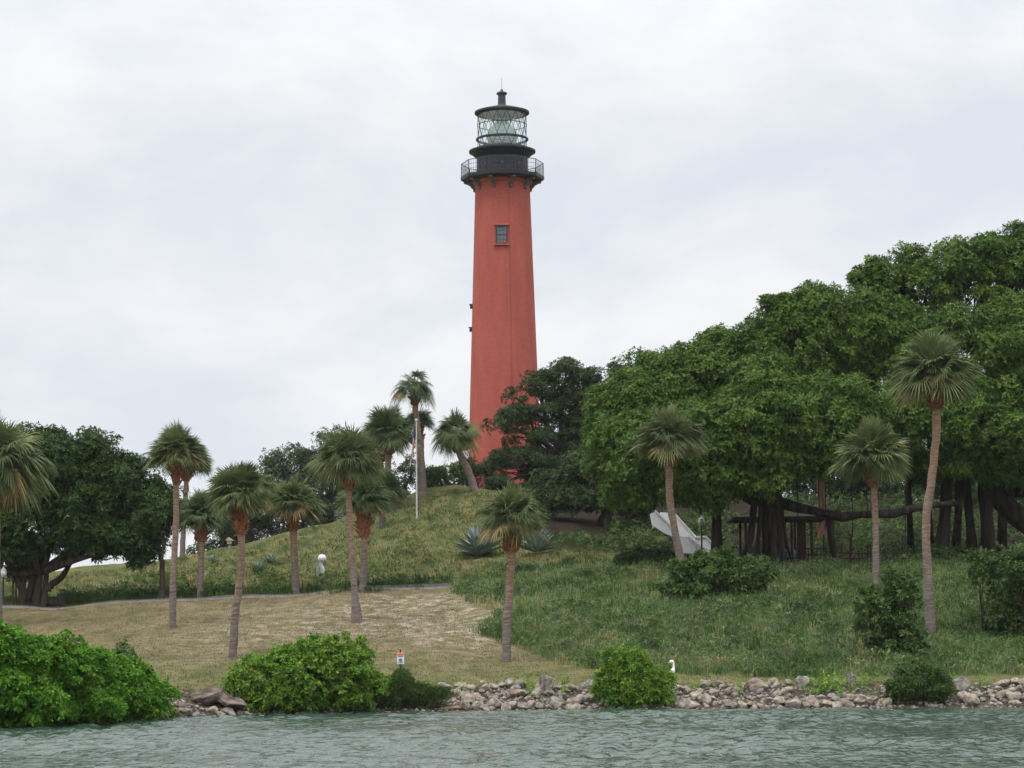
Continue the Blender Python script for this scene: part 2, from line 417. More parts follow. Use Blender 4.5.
fade = np.where(Yc < 134, .4, 1) * np.clip((T[..., 2] - .3) / 1.5, 0, 1) * np.where(Yc > 230, .2, 1)
T[..., 2] += bumpz * fade
nr, nc = T.shape[:2]
TV = T.reshape(-1, 3)
i_ = np.arange(nr - 1)[:, None] * nc; j_ = np.arange(nc - 1)[None]
TF = np.stack([i_ + j_, i_ + j_ + 1, i_ + nc + j_ + 1, i_ + nc + j_], -1).reshape(-1, 4)
bvh = BVHTree.FromPolygons([tuple(v) for v in TV], [tuple(int(q) for q in f) for f in TF])

def G(px, py):
    """ground point seen at a pixel"""
    d = pxdir(px, py); d = d / np.linalg.norm(d)
    h = bvh.ray_cast(Vector(CAM), Vector(d))
    if h[0] is None: return None
    return np.array(h[0])

def HZ(x, y):
    h = bvh.ray_cast(Vector((x, y, 200)), Vector((0, 0, -1)))
    return h[0].z if h[0] else 0.0

def inpoly(px, py, poly):
    px = np.asarray(px); py = np.asarray(py); r = np.zeros(px.shape, bool)
    n = len(poly)
    for i in range(n):
        x1, y1 = poly[i]; x2, y2 = poly[(i + 1) % n]
        c = ((y1 > py) != (y2 > py)) & (px < (x2 - x1) * (py - y1) / (y2 - y1 + 1e-9) + x1)
        r ^= c
    return r

SLOPE = [(452, 592), (470, 578), (520, 566), (600, 560), (660, 562), (760, 563), (1300, 560), (1300, 676), (1024, 676), (800, 678), (700, 676), (600, 672), (560, 664), (520, 648), (490, 640), (476, 632), (500, 612), (470, 604)]
SHADED_SOIL = [(500, 492), (560, 480), (1300, 470), (1300, 562), (760, 562), (650, 556), (560, 548), (530, 530), (500, 520)]
tx, ty = proj(TV)
jx = 9 * np.sin(TV[:, 0] * 1.9 + TV[:, 1] * .7) + 7 * np.sin(TV[:, 0] * .8 - TV[:, 1] * .31)
jy = 3 * np.sin(TV[:, 0] * 1.3 + TV[:, 1] * .45)
def blur(a, n=3):
    a = a.reshape(nr, nc).astype(float)
    for _ in range(n):
        a[1:-1, 1:-1] = (a[:-2, 1:-1] + a[2:, 1:-1] + a[1:-1, :-2] + a[1:-1, 2:] + 2 * a[1:-1, 1:-1]) / 6
    return a.ravel()
hillm = blur((TV[:, 1] > 131) & (TV[:, 1] < 1e5), 2)
shaded_soilm = blur(inpoly(tx + jx, ty + jy, SHADED_SOIL) & (TV[:, 1] > 125), 4)
weedm = blur(inpoly(tx + jx, ty + jy, SLOPE) & (TV[:, 1] < 140), 2)
sy = np.array([shoreY(p) for p in fine_px])
bankm = blur((TV[:, 1].reshape(nr, nc) < sy[None] + 2.6).ravel(), 2)
def ell(cx, cy, rx, ry): return np.exp(-(((tx - cx) / rx) ** 2 + ((ty - cy) / ry) ** 2))
sandm = np.clip(1.6 * ell(430, 614, 62, 24) + .8 * ell(300, 628, 90, 14) + .55 * ell(340, 610, 100, 10) + .35 * ell(215, 640, 60, 20) + ell(470, 632, 45, 18), 0, 1) * (TV[:, 1] < 129)
g = Geo().add(TV, TF)
GM = ground_mat()
ground = g.build('ground', GM, smooth=True); tag(ground, kind='structure')
for nm, a in (('hill', hillm), ('shaded_soil', shaded_soilm), ('weeds', weedm), ('sand', sandm), ('bank', bankm), ('green', np.clip((104 + 4 * np.sin(TV[:, 0] * .6) - TV[:, 1]) / 9, 0, 1))):
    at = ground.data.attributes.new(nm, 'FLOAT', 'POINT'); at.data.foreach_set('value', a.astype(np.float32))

# ------------------------------------------------------------------ water
def water():
    ys = np.concatenate([[-3000, -600, -100, 0, 20, 34], np.arange(40, 100, .11), [104, 112, 130, 160]])
    xs = np.concatenate([[-4000, -800, -200, -60, -32], np.arange(-24, 24.01, .11), [32, 60, 200, 800, 4000]])
    Xg, Yg = np.meshgrid(xs, ys)
    Z = np.zeros_like(Xg); rng = np.random.default_rng(3)
    env = .75 + .45 * np.sin(Xg * .23 + Yg * .11 + 1) * np.sin(Xg * .11 - Yg * .19)
    for k in range(70):
        wl = 10 ** rng.uniform(-.46, .32)
        a = rng.normal(.3, .85)
        ph = rng.uniform(0, 6.3)
        ax = 2 * math.pi / wl
        Z += .0062 * wl ** .75 * np.sin(ax * (Xg * math.sin(a) + Yg * math.cos(a)) + ph + .6 * np.sin(Xg * .5 + k) * np.cos(Yg * .4 + k))
    inner = (np.abs(Xg) < 24.5) & (Yg > 39) & (Yg < 101)
    Z = Z * env * inner
    n = len(xs); i = np.arange(len(ys) - 1)[:, None] * n; j = np.arange(n - 1)[None]
    F = np.stack([i + j, i + j + 1, i + n + j + 1, i + n + j], -1).reshape(-1, 4)
    m = bpy.data.materials.new('river_water'); m.use_nodes = True
    nt = m.node_tree; b = nt.nodes['Principled BSDF']; N = nt.nodes.new; L = nt.links.new
    b.inputs['Base Color'].default_value = (.035, .066, .046, 1); b.inputs['Roughness'].default_value = .06; b.inputs['IOR'].default_value = 1.33
    tc = N('ShaderNodeTexCoord'); mp = N('ShaderNodeMapping'); mp.inputs['Scale'].default_value = (1, .6, 1); L(tc.outputs['Object'], mp.inputs[0])
    nz = N('ShaderNodeTexNoise'); nz.inputs['Scale'].default_value = 4.5; nz.inputs['Detail'].default_value = 4; L(mp.outputs[0], nz.inputs['Vector'])
    bu = N('ShaderNodeBump'); bu.inputs['Strength'].default_value = 1; bu.inputs['Distance'].default_value = .10
    L(nz.outputs['Fac'], bu.inputs['Height']); L(bu.outputs[0], b.inputs['Normal'])
    Geo().add(np.stack([Xg, Yg, Z], -1).reshape(-1, 3), F)
    o = Geo().add(np.stack([Xg, Yg, Z], -1).reshape(-1, 3), F).build('water', m, smooth=True)
    tag(o, kind='structure')
water()

# ------------------------------------------------------------------ path and kerb
def strip(name, px0, px1, yoff, width, h, m, n=260, skirt=0.0):
    V = []
    pxs = np.linspace(px0, px1, n)
    for px in pxs:
        y = 130.4 + yoff; x = P(px, 600, y)[0]
        for dy in (0, width):
            V.append([x, y + dy, HZ(x, y + dy)])
    V = np.array(V).reshape(n, 2, 3)
    V[:, :, 2] = V[:, :, 2].mean(1, keepdims=True)
    top = V + np.array([0, 0, h]); bot = V - np.array([0, 0, .25])
    A = np.concatenate([bot[:, 0:1], top[:, 0:1], top[:, 1:2], bot[:, 1:2]], 1).reshape(-1, 3)
    i = np.arange(n - 1)[:, None] * 4; j = np.arange(3)[None]
    F = np.stack([i + j, i + 4 + j, i + 4 + j + 1, i + j + 1], -1).reshape(-1, 4)
    return tag(Geo().add(A, F).build(name, m), kind='structure')
M['concrete'] = mat('pale_concrete', (.24, .22, .20), .9, base2=(.36, .33, .30), scale=2, bump=.3)
M['asphalt'] = mat('grey_path', (.12, .115, .11), .9, base2=(.17, .165, .155), scale=2, bump=.3)
strip('kerb', -240, 452, 0, .22, .09, M['concrete'])
strip('path', -240, 452, .22, 1.6, .05, M['asphalt'])

# ------------------------------------------------------------------ foliage generators
def rosettes(C, A, S, k, rng, wid=.42, lift=.35, rnd=None):
    """C centres (n,3), A axes, S leaf length (n,), k leaves each -> verts, quads, attr"""
    n = len(C)
    ref = norm(rng.normal(size=(n, 3)))
    u = norm(np.cross(A, ref)); v = np.cross(A, u)
    ph = (np.arange(k)[None] * 2 * math.pi / k + rng.uniform(0, .9, (n, k)))[..., None]
    be = rng.normal(lift, .35, (n, k))[..., None]
    d = u[:, None] * np.cos(ph) + v[:, None] * np.sin(ph)
    d = d * np.cos(be) + A[:, None] * np.sin(be)
    s = (S[:, None] * rng.uniform(.7, 1.15, (n, k)))[..., None]
    side = norm(np.cross(A[:, None], d) + .25 * rng.normal(size=(n, k, 3)))
    c = C[:, None]
    base = c + d * s * .05
    m = c + d * s * .52
    tip = c + d * s; tip = tip - np.array([0, 0, 1.0]) * s * .14
    V = np.stack([base, m + side * s * wid * .5, tip, m - side * s * wid * .5], 2).reshape(-1, 3)
    F = np.arange(n * k * 4).reshape(-1, 4)
    if rnd is None: rnd = rng.uniform(0, 1, n)
    a = np.clip(rnd[:, None] + rng.normal(0, .13, (n, k)), 0, 1)
    return V, F, np.repeat(a.ravel(), 4)

def clumps(lobes, n, rc, rng, inner=.2, up=.25, top=.05):
    """clump centres over the skin of ellipsoid lobes"""
    Lb = np.asarray(lobes, float)
    area = (Lb[:, 3] * Lb[:, 5] + Lb[:, 3] * Lb[:, 4] + Lb[:, 4] * Lb[:, 5])
    out, dirs = [], []
    tries = 0
    while sum(map(len, out)) < n and tries < 30:
        tries += 1
        m = n * 2
        li = rng.choice(len(Lb), m, p=area / area.sum())
        d = norm(rng.normal(size=(m, 3)) + np.array([0, -.15, up]))
        rad = rng.uniform(.66, 1.05, m) + .15 * (rng.uniform(size=m) > .88)
        isin = rng.uniform(size=m) < inner
        rad = np.where(isin, rng.uniform(.3, .8, m), rad)
        p = Lb[li, :3] + d * Lb[li, 3:6] * rad[:, None]
        q = ((p[:, None] - Lb[None, :, :3]) / Lb[None, :, 3:6]); q = (q ** 2).sum(-1)
        q[np.arange(m), li] = 9
        ok = (q.min(1) > .72) | isin
        out.append(p[ok]); dirs.append(d[ok])
    C = np.concatenate(out)[:n]; D = np.concatenate(dirs)[:n]
    return C, D

def leafmass(g, lobes, n_clump, rc, per, leaf, rng, k=5, wid=.42, inner=.2, flat=.75, up=.25, lift=.35):
    C, D = clumps(lobes, n_clump, rc, rng, inner, up)
    n = len(C)
    r = rc * rng.uniform(.5, 1.4, n)
    cr = rng.uniform(0, 1, n)
    idx = np.repeat(np.arange(n), per)
    d = norm(rng.normal(size=(len(idx), 3)) + .7 * D[idx] + np.array([0, 0, .45]))
    pos = C[idx] + d * (r[idx] * rng.uniform(.55, 1.08, len(idx)))[:, None] * np.array([1, 1, flat])
    ax = norm(d + np.array([0, 0, .5]) + .4 * rng.normal(size=d.shape))
    S = leaf * rng.uniform(.55, 1.35, len(idx))
    rnd = np.clip(.25 + .35 * cr[idx] + .25 * rng.uniform(size=len(idx)) + .1 * (rng.uniform(size=len(idx)) > .96), 0, 1)
    V, F, a = rosettes(pos, ax, S, k, rng, wid, lift, rnd)
    g.add(V, F, a)
    return C

def lobe(px, py, rx, ry, Y, ryd=None):
    c = P(px, py, Y); s = mpp(Y, py)
    return [*c, rx * s, (ryd if ryd else .5 * (rx + ry) * s), ry * s]

def branchwork(g, base, fork, lobes, C, r0, rng, nsub=5, sides=7):
    """limbs out of the fork to each lobe, thin branches out to leaf clumps"""
    for lb in lobes:
        c = np.array(lb[:3]); mid = fork * .5 + c * .5 + rng.normal(size=3) * .25 * np.linalg.norm(c - fork) * .4
        mid[2] = max(mid[2], min(fork[2], c[2]))
        L_ = np.linalg.norm(c - fork) + .5
        pts = spline([fork, mid, c], 9)
        add_tube(g, pts, [r0, r0 * .65, r0 * .3], sides, .08, int(rng.integers(1e6)))
        dd = np.linalg.norm(C - c, axis=1)
        near = np.argsort(dd)[:nsub * 4]
        for q in rng.choice(near, min(nsub, len(near)), replace=False):
            p0 = pts[int(rng.integers(4, 9))]
            m2 = (p0 + C[q]) / 2 + rng.normal(size=3) * .2
            add_tube(g, spline([p0, m2, C[q]], 6), [r0 * .28, r0 * .16, r0 * .06], 5, .08, int(rng.integers(1e6)))

def tree(name, label, cat, base, fork, lobes, matleaf, r_trunk, seed, n_clump=200, rc=.8, per=40, leaf=.22, k=5, wid=.42, inner=.2,
         group=None, bark='bark_dark', nsub=5, flat=.75, stems=None, hang=0, up=.25, limb=None, lift=.35, satn=3):
    rng = np.random.default_rng(seed)
    sat = []
    for l in lobes:
        for _ in range(satn):
            q = norm(rng.normal(size=3) + [0, 0, .3]); k_ = rng.uniform(.34, .55)
            sat.append([l[0] + q[0] * l[3] * .8, l[1] + q[1] * l[4] * .8, l[2] + q[2] * l[5] * .8, l[3] * k_ + .3 * rc, l[4] * k_ + .3 * rc, l[5] * k_ + .3 * rc])
    main = lobes
    lobes = [[l[0], l[1], l[2], l[3] * .92, l[4] * .92, l[5] * .92] for l in lobes] + sat
    lobes = [[*l[:3], max(l[3] - .62 * rc, .5 * l[3]), max(l[4] - .62 * rc, .5 * l[4]), max(l[5] - .5 * rc, .5 * l[5])] for l in lobes]
    base = np.asarray(base, float); fork = np.asarray(fork, float)
    t = thing(name, label, cat, base, group)
    g = Geo()
    C = leafmass(g, lobes, n_clump, rc, per, leaf, rng, k, wid, inner, flat, up, lift)
    g.build('crown', M[matleaf], t)
    g = Geo()
    mid = (base + fork) / 2 + rng.normal(size=3) * r_trunk * .5; mid[2] = (base[2] + fork[2]) / 2
    b2 = base - np.array([0, 0, .4])
    if stems is None:
        add_tube(g, spline([b2, base + [0, 0, .15], mid, fork], 12), [r_trunk * 1.7, r_trunk * 1.35, r_trunk * 1.05, r_trunk, r_trunk * .9], 12, .06, seed)
    else:
        for pts, rr in stems:
            add_tube(g, spline(pts, 12), rr, 10, .1, seed + len(pts))
    g.build('trunk', M[bark], t, smooth=True)
    g = Geo()
    branchwork(g, base, fork, lobes[:len(main)], C, limb or r_trunk * .6, rng, nsub)
    g.build('branches', M[bark], t, smooth=True)
    return t

def bush(name, label, lobes, matleaf, seed, n_clump=120, rc=.3, per=22, leaf=.13, k=5, wid=.45, group=None, base=None, inner=.15, cat='bush', stemmat='bark_dark', up=.35, lift=.5, flat=.85, rough=1):
    rng = np.random.default_rng(seed)
    if rough: lobes = [[*l[:3], l[3] * .9, l[4] * .9, l[5] * .88] for l in lobes] + [[l[0] + rng.normal() * l[3] * .55, l[1] + rng.normal() * l[4] * .4, l[2] + abs(rng.normal()) * l[5] * .4, l[3] * .42, l[4] * .42, l[5] * .42] for l in lobes for _ in range(2)]
    L0 = np.asarray(lobes, float)
    if base is None:
        x, y = L0[:, 0].mean(), L0[:, 1].mean(); base = np.array([x, y, HZ(x, y)])
    t = thing(name, label, cat, base, group)
    g = Geo()
    C = leafmass(g, lobes, n_clump, rc, per, leaf, rng, k, wid, inner, flat, up, lift)
    keep = None
    top = np.argsort(-(C[:, 2] - HZ(base[0], base[1])) + rng.normal(0, .35, len(C)) * rc * 3)[:max(6, len(C) // 3)]
    cen = L0[:, :3].mean(0); sp = []
    for q in top:
        o = norm(C[q] - cen) * [1, 1, .4] + [0, 0, .8] + rng.normal(size=3) * .25; ln = rc * rng.uniform(.6, 1.2 if not rough else 2.0)
        for k_ in np.linspace(.5, 1, 4): sp.append(C[q] + norm(o) * ln * k_)
    sp = np.array(sp); V_, F_, a_ = rosettes(sp, norm(rng.normal(size=sp.shape) * .35 + [0, 0, 1]), leaf * rng.uniform(.7, 1.15, len(sp)), k, rng, wid, lift, rng.uniform(.45, .95, len(sp))); g.add(V_, F_, a_)
    g.build('foliage', M[matleaf], t)
    g = Geo()
    for lb in lobes:
        x, y = lb[0] + rng.normal() * .1, lb[1] + rng.normal() * .1
        z = min(HZ(x, y), lb[2] - .1)
        f0 = np.array([x, y, z - .15])
        dd = np.linalg.norm(C - np.array(lb[:3]), axis=1)
        for q in np.argsort(dd)[:20][::4]:
            m2 = f0 * .55 + C[q] * .45; m2[:2] = f0[:2] * .75 + C[q][:2] * .25
            add_tube(g, spline([f0 + rng.normal(size=3) * [.15, .15, 0], m2, C[q]], 6), [rc * .07, rc * .05, rc * .02], 5, .1, int(rng.integers(1e6)))
    g.build('stems', M[stemmat], t)
    return t

# ------------------------------------------------------------------ palms
def palm(label, trunk_px, crown_r_px, seed, r_trunk=.17, base_px=None, Y=None, nf=84, matleaf='palm', group='cabbage palms', thick_boots=1.0, shape=1.0, droop=.42, boot_len=1.1, flare=1.35, hang=-4):
    """trunk_px: pixel points from crown foot down to ground"""
    rng = np.random.default_rng(seed)
    bp = trunk_px[-1]
    if Y is None:
        base = G(*bp)
    else:
        b0 = P(bp[0], bp[1], Y); base = np.array([b0[0], Y, HZ(b0[0], Y)])
    Yb = base[1]
    pts = [P(x, y, Yb) for x, y in trunk_px[:-1]][::-1]
    pts = [base - [0, 0, .3], base + [0, 0, .02]] + pts
    lean = rng.normal() * .25
    for i, p in enumerate(pts): p[1] += lean * (i / len(pts)) ** 2
    R = crown_r_px * mpp(Yb, trunk_px[0][1])
    t = thing('palm_tree', label, 'palm tree', base, group)
    top = pts[-1]
    path = spline(pts, 26)
    g = Geo()
    V, F = tube(path, [r_trunk * flare, r_trunk * (1.05 + (flare - 1) * .45), r_trunk * 1.03, r_trunk * .97, r_trunk * .95, r_trunk * .95], 12, .05, seed)
    V[:, :2] += .012 * np.sin(V[:, 2:3] * 7 + seed) + .01 * rng.normal(size=(len(V), 2))
    hgt = (V[:, 2] - base[2]) / (top[2] - base[2])
    g.add(V, F, np.clip(hgt, 0, 1)); g.build('trunk', M['palm_bark'], t, smooth=True)
    # old leaf bases under the crown
    d_up = norm(path[-1] - path[-4])
    g = Geo()
    core = [path[-1] - d_up * boot_len, path[-1] - d_up * boot_len * .8, path[-1] - d_up * boot_len * .4, path[-1] - d_up * .05, path[-1] + d_up * .12]
    br = r_trunk * thick_boots
    add_tube(g, spline(core, 10), [br * 1.0, br * 1.35, br * 1.55, br * 1.4, br * .6], 12, .1, seed + 1)
    for i in range(46):
        f = rng.uniform(0, 1); az = i * 2.399 + rng.uniform(-.3, .3)
        c = path[-1] - d_up * (.15 + boot_len * (1 - f) * .85)
        rr = br * (1.1 + .4 * math.sin(f * 3))
        o = np.array([math.cos(az), math.sin(az), 0])
        p0 = c + o * rr * .8; p1 = c + o * rr * (1.5 + .25 * rng.uniform()) + d_up * .22
        add_tube(g, [p0, (p0 + p1) / 2 + o * .02, p1], [.05, .045, .02], 4, 0, 0)
    g.build('leaf_boots', M['boots'], t)
    heart = path[-1] + d_up * .32
    g = Geo()
    ns = 36
    th = np.linspace(-math.radians(118), math.radians(118), ns)
    for i in range(nf):
        f = (i + .5) / nf
        sh = math.sin(math.radians(hang)); el = math.asin(max(-.95, min(.99, 1 - (1 - sh) * f))) + rng.normal() * .12
        az = i * 2.39996 + rng.normal() * .4
        d = np.array([math.cos(el) * math.cos(az), math.cos(el) * math.sin(az), math.sin(el)])
        s = np.array([-math.sin(az), math.cos(az), 0.0])
        roll = rng.normal() * .7
        nrm = np.cross(d, s); nrm = nrm * math.copysign(1, nrm[2] + 1e-6)
        s = s * math.cos(roll) + nrm * math.sin(roll)
        sc = R * .95 * rng.uniform(.78, 1.06) * shape * (1 + .10 * max(0, math.sin(el)))
        fp = rng.uniform(.38, .64)
        Lp, Lb = sc * fp, sc * (1.08 - fp)
        sag = (.02 + .14 * max(0, math.cos(el))) * sc * .5
        tt = np.linspace(0, 1, 5)[:, None]
        pet = heart + d * Lp * tt - np.array([0, 0, 1.0]) * sag * tt ** 2
        age = np.clip(.12 + .55 * rng.uniform() + (.1 if f > .8 else 0) + (.12 if f < .2 else 0), 0, .9)
        if f > .90 and rng.uniform() < .22: age = rng.uniform(.92, 1)
        V, F = tube(pet, [.022, .016], 4); g.add(V, F, min(1, age + .1))
        d2 = norm(pet[-1] - pet[-2]); s2 = norm(s - d2 * np.dot(s, d2)); n2 = np.cross(d2, s2)
        if n2[2] < 0: n2 = -n2
        hub = pet[-1]
        rs = np.array([0, .22, .46, .74, 1.0])
        Ls = Lb * (.72 + .34 * np.cos(th * .75)) * rng.uniform(.9, 1.08, ns)
        v = norm(np.cos(th)[:, None] * d2 + np.sin(th)[:, None] * s2 + .22 * np.abs(np.sin(th))[:, None] * n2)
        wdir = norm(np.cross(v, n2))
        hw = np.array([0.004, .22, .42, .27, .015]) * math.tan((th[1] - th[0]) / 2) * 1.05
        r_ = rs[None, :, None]
        ctr = hub + v[:, None] * Ls[:, None, None] * r_
        ctr[..., 2] -= (Ls[:, None] * droop * (.12 + .75 * abs(math.cos(el)) + .35 * rng.uniform(size=(ns, 1))) * rs[None] ** 2.3)
        twist = rng.normal(0, 1.0, (ns, 1, 1))
        wd = norm(wdir[:, None] + n2[None, None] * twist * (r_ > .6))
        off = wd * (Ls[:, None, None] * hw[None, :, None])
        Vv = np.stack([ctr - off, ctr + off], 2)          # ns,5,2,3
        base_i = (np.arange(ns)[:, None] * 10 + np.arange(4)[None] * 2)
        Ff = np.stack([base_i, base_i + 1, base_i + 3, base_i + 2], -1).reshape(-1, 4)
        aa = np.clip(age + rng.normal(0, .05, (ns, 1, 1)) + .05 * (rs[None, :, None] > .7), 0, 1) * np.ones((1, 5, 2))
        g.add(Vv.reshape(-1, 3), Ff, aa.ravel())
    g.build('crown', M[matleaf], t)
    return t

palm('palm with the biggest drooping crown, standing in front of the round ficus', [(-3, 470), (-3, 560), (-1, 627)], 58, 11, droop=.6, hang=-30)
palm('tall slim lawn palm beside the ficus, nearer of two palms with overlapping crowns', [(176, 462), (176, 520), (173, 580), (173, 628)], 34, 12, r_trunk=.15)
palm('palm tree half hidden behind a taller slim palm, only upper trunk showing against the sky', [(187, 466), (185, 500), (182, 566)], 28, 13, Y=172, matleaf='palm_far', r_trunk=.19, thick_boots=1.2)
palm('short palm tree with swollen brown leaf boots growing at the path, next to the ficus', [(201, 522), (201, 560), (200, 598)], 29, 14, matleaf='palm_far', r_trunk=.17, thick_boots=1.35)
palm('palm on the lawn with an orange-tan trunk that bends to a grey foot', [(241, 503), (242, 545), (241, 575), (235, 615), (233, 658)], 38, 15, r_trunk=.15, thick_boots=1.3, boot_len=1.3)
palm('straight palm at the path with reddish brown trunk and a crown of loose green fronds', [(293, 512), (294, 550), (296, 594)], 34, 16, r_trunk=.20)
palm('tall lawn palm whose trunk widens into a dark flared foot on sandy ground', [(348, 468), (349, 510), (353, 570), (357, 622)], 42, 17, r_trunk=.15, flare=3.4, droop=.5)
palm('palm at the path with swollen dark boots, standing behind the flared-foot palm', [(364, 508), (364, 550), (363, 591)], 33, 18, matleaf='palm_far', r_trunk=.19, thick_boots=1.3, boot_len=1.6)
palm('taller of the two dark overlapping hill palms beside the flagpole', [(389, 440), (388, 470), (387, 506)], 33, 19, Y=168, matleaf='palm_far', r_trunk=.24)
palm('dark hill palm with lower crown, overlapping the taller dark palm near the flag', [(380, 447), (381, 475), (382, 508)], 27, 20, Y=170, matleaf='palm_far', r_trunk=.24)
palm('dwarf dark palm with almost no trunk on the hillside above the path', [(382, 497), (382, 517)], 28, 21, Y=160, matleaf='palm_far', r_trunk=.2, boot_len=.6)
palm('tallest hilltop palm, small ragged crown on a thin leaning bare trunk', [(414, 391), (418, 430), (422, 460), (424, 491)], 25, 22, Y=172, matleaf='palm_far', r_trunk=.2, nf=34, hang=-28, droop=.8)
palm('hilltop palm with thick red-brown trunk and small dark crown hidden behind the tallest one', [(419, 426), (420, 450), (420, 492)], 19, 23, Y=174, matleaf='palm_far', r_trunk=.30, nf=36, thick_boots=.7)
palm('curved palm leaning toward the flagpole with its foot beside the red tower', [(456, 437), (459, 452), (468, 470), (475, 492)], 27, 24, Y=172, r_trunk=.26, nf=52, matleaf='palm', hang=-38, thick_boots=1.1, droop=.6, flare=1.5)
palm('single palm below the tower in front of the big agaves, grey trunk on the lawn', [(512, 526), (511, 560), (508, 610), (506, 661)], 39, 25, hang=-6, r_trunk=.17, droop=.48, thick_boots=1.15)
palm('palm before the white stair walls, its round crown against the banyan', [(669, 447), (669, 480), (671, 510), (684, 572)], 39, 26, Y=124, r_trunk=.19, thick_boots=1.1, hang=-4)
palm('palm with straight tan trunk rising from the weedy slope in front of the banyan limb', [(873, 466), (875, 500), (876, 540), (876, 587)], 44, 27, r_trunk=.16, thick_boots=1.25, hang=-4)
palm('tallest slope palm with a kinked pale trunk and round crown before the banyan leaves', [(934, 385), (936, 430), (931, 480), (926, 520), (928, 580), (931, 641)], 49, 28, r_trunk=.18, thick_boots=1.1, hang=-4)

# ------------------------------------------------------------------ lighthouse
def lighthouse():
    Yt = 200.0
    base0 = P(505, 480, Yt)
    x0, y0 = base0[0], Yt
    z0 = HZ(x0, y0)
    def Z(py): return P(503, py, Yt)[2]
    def Rr(hw, py): return hw * mpp(Yt, py)
    t = thing('lighthouse', 'tall red brick lighthouse with black gallery and glass lantern on the hilltop', 'lighthouse', (x0, y0, z0))
    c = np.array([x0, y0, 0])
    zt = Z(186)
    rt, rb = Rr(27.3, 186), Rr(36.3, 460)
    zb = Z(460)
    rbase = rb + (rb - rt) / (zt - zb) * (zb - z0)
    # brick
    m = bpy.data.materials.new('red_painted_brick'); m.use_nodes = True
    nt = m.node_tree; b = nt.nodes['Principled BSDF']; N = nt.nodes.new; L = nt.links.new
    b.inputs['Roughness'].default_value = .85; b.inputs['Specular IOR Level'].default_value = .2
    uv = N('ShaderNodeUVMap'); uv.uv_map = 'uv'
    br = N('ShaderNodeTexBrick'); br.inputs['Scale'].default_value = 1
    br.inputs['Brick Width'].default_value = .22; br.inputs['Row Height'].default_value = .075; br.inputs['Mortar Size'].default_value = .006
    br.inputs['Color1'].default_value = (.44, .112, .086, 1); br.inputs['Color2'].default_value = (.40, .092, .068, 1); br.inputs['Mortar'].default_value = (.30, .075, .056, 1)
    L(uv.outputs[0], br.inputs['Vector'])
    tc = N('ShaderNodeTexCoord'); mp = N('ShaderNodeMapping'); mp.inputs['Scale'].default_value = (1, 1, .18); L(tc.outputs['Object'], mp.inputs[0])
    nz = N('ShaderNodeTexNoise'); nz.inputs['Scale'].default_value = 1.3; nz.inputs['Detail'].default_value = 7; L(mp.outputs[0], nz.inputs['Vector'])
    rr = N('ShaderNodeValToRGB'); rr.color_ramp.elements[0].position = .3; rr.color_ramp.elements[0].color = (.90, .89, .90, 1); rr.color_ramp.elements[1].position = .72; rr.color_ramp.elements[1].color = (1.1, 1.12, 1.1, 1)
    L(nz.outputs['Fac'], rr.inputs[0])
    mx = N('ShaderNodeMix'); mx.data_type = 'RGBA'; mx.blend_type = 'MULTIPLY'; mx.inputs['Factor'].default_value = 1
    L(br.outputs['Color'], mx.inputs['A']); L(rr.outputs[0], mx.inputs['B']); L(mx.outputs['Result'], b.inputs['Base Color'])
    bu = N('ShaderNodeBump'); bu.inputs['Strength'].default_value = .35; bu.inputs['Distance'].default_value = .01; L(br.outputs['Fac'], bu.inputs['Height']); bu.invert = True
    L(bu.outputs[0], b.inputs['Normal'])
    ns, nh = 96, 64
    zz = np.linspace(z0 - .6, zt + .3, nh); f = (zz - z0) / (zt - z0)
    rads = rbase + (rt - rbase) * f
    g = Geo(); lathe(g, np.stack([rads, zz], -1), c, ns)
    body = g.build('tower', m, t, smooth=True)
    me = body.data
    uvl = me.uv_layers.new(name='uv')
    li = np.empty(len(me.loops), int); me.loops.foreach_get('vertex_index', li)
    co = np.empty(len(me.vertices) * 3); me.vertices.foreach_get('co', co); co = co.reshape(-1, 3)
    an = np.arctan2(co[:, 1], co[:, 0]) % (2 * math.pi)
    lu = an[li].reshape(-1, 4)
    wrap = (lu.max(1, keepdims=True) - lu.min(1, keepdims=True)) > 3
    lu = np.where(wrap & (lu < 3), lu + 2 * math.pi, lu)
    uvd = np.stack([lu.ravel() * 2.8, co[li, 2]], -1)
    uvl.data.foreach_set('uv', uvd.ravel())
    def rad_at(z): return rbase + (rt - rbase) * (z - z0) / (zt - z0)
    # window at px (502.5, 240)
    wz0, wz1 = Z(248.5), Z(230.5); wr = rad_at((wz0 + wz1) / 2)
    wx = x0 + (-1.3) * mpp(Yt, 240)
    ww = 11.5 * mpp(Yt, 240); hh = wz1 - wz0; wy = y0 - wr - .06
    wc = (wz0 + wz1) / 2
    g = Geo()
    box(g, (wx - ww / 2 + .05, wy + .01, wc), (.1, .14, hh)); box(g, (wx + ww / 2 - .05, wy + .01, wc), (.1, .14, hh))
    box(g, (wx, wy + .012, wz1 - .05), (ww - .2, .14, .1)); box(g, (wx, wy + .012, wz0 + .04), (ww - .2, .14, .08))
    wf = g.build('window', M['iron2'], t)
    g = Geo(); box(g, (wx, wy + .03, wc), (ww - .2, .03, .07))
    for s in (-.155, .155): box(g, (wx + s * (ww) , wy + .032, wc), (.03, .02, hh - .18))
    for s in (-.25, .25): box(g, (wx, wy + .034, wc + s * hh), (ww - .2, .02, .03))
    g.build('sash', M['iron2'], wf)
    gl = mat('window_glass', (.12, .14, .16), .15, spec=.8)
    g = Geo(); box(g, (wx, wy + .06, wc), (ww - .18, .02, hh - .16)); g.build('pane', gl, wf)
    redtrim = mat('red_brick_trim', (.45, .10, .075), .8, base2=(.5, .12, .09))
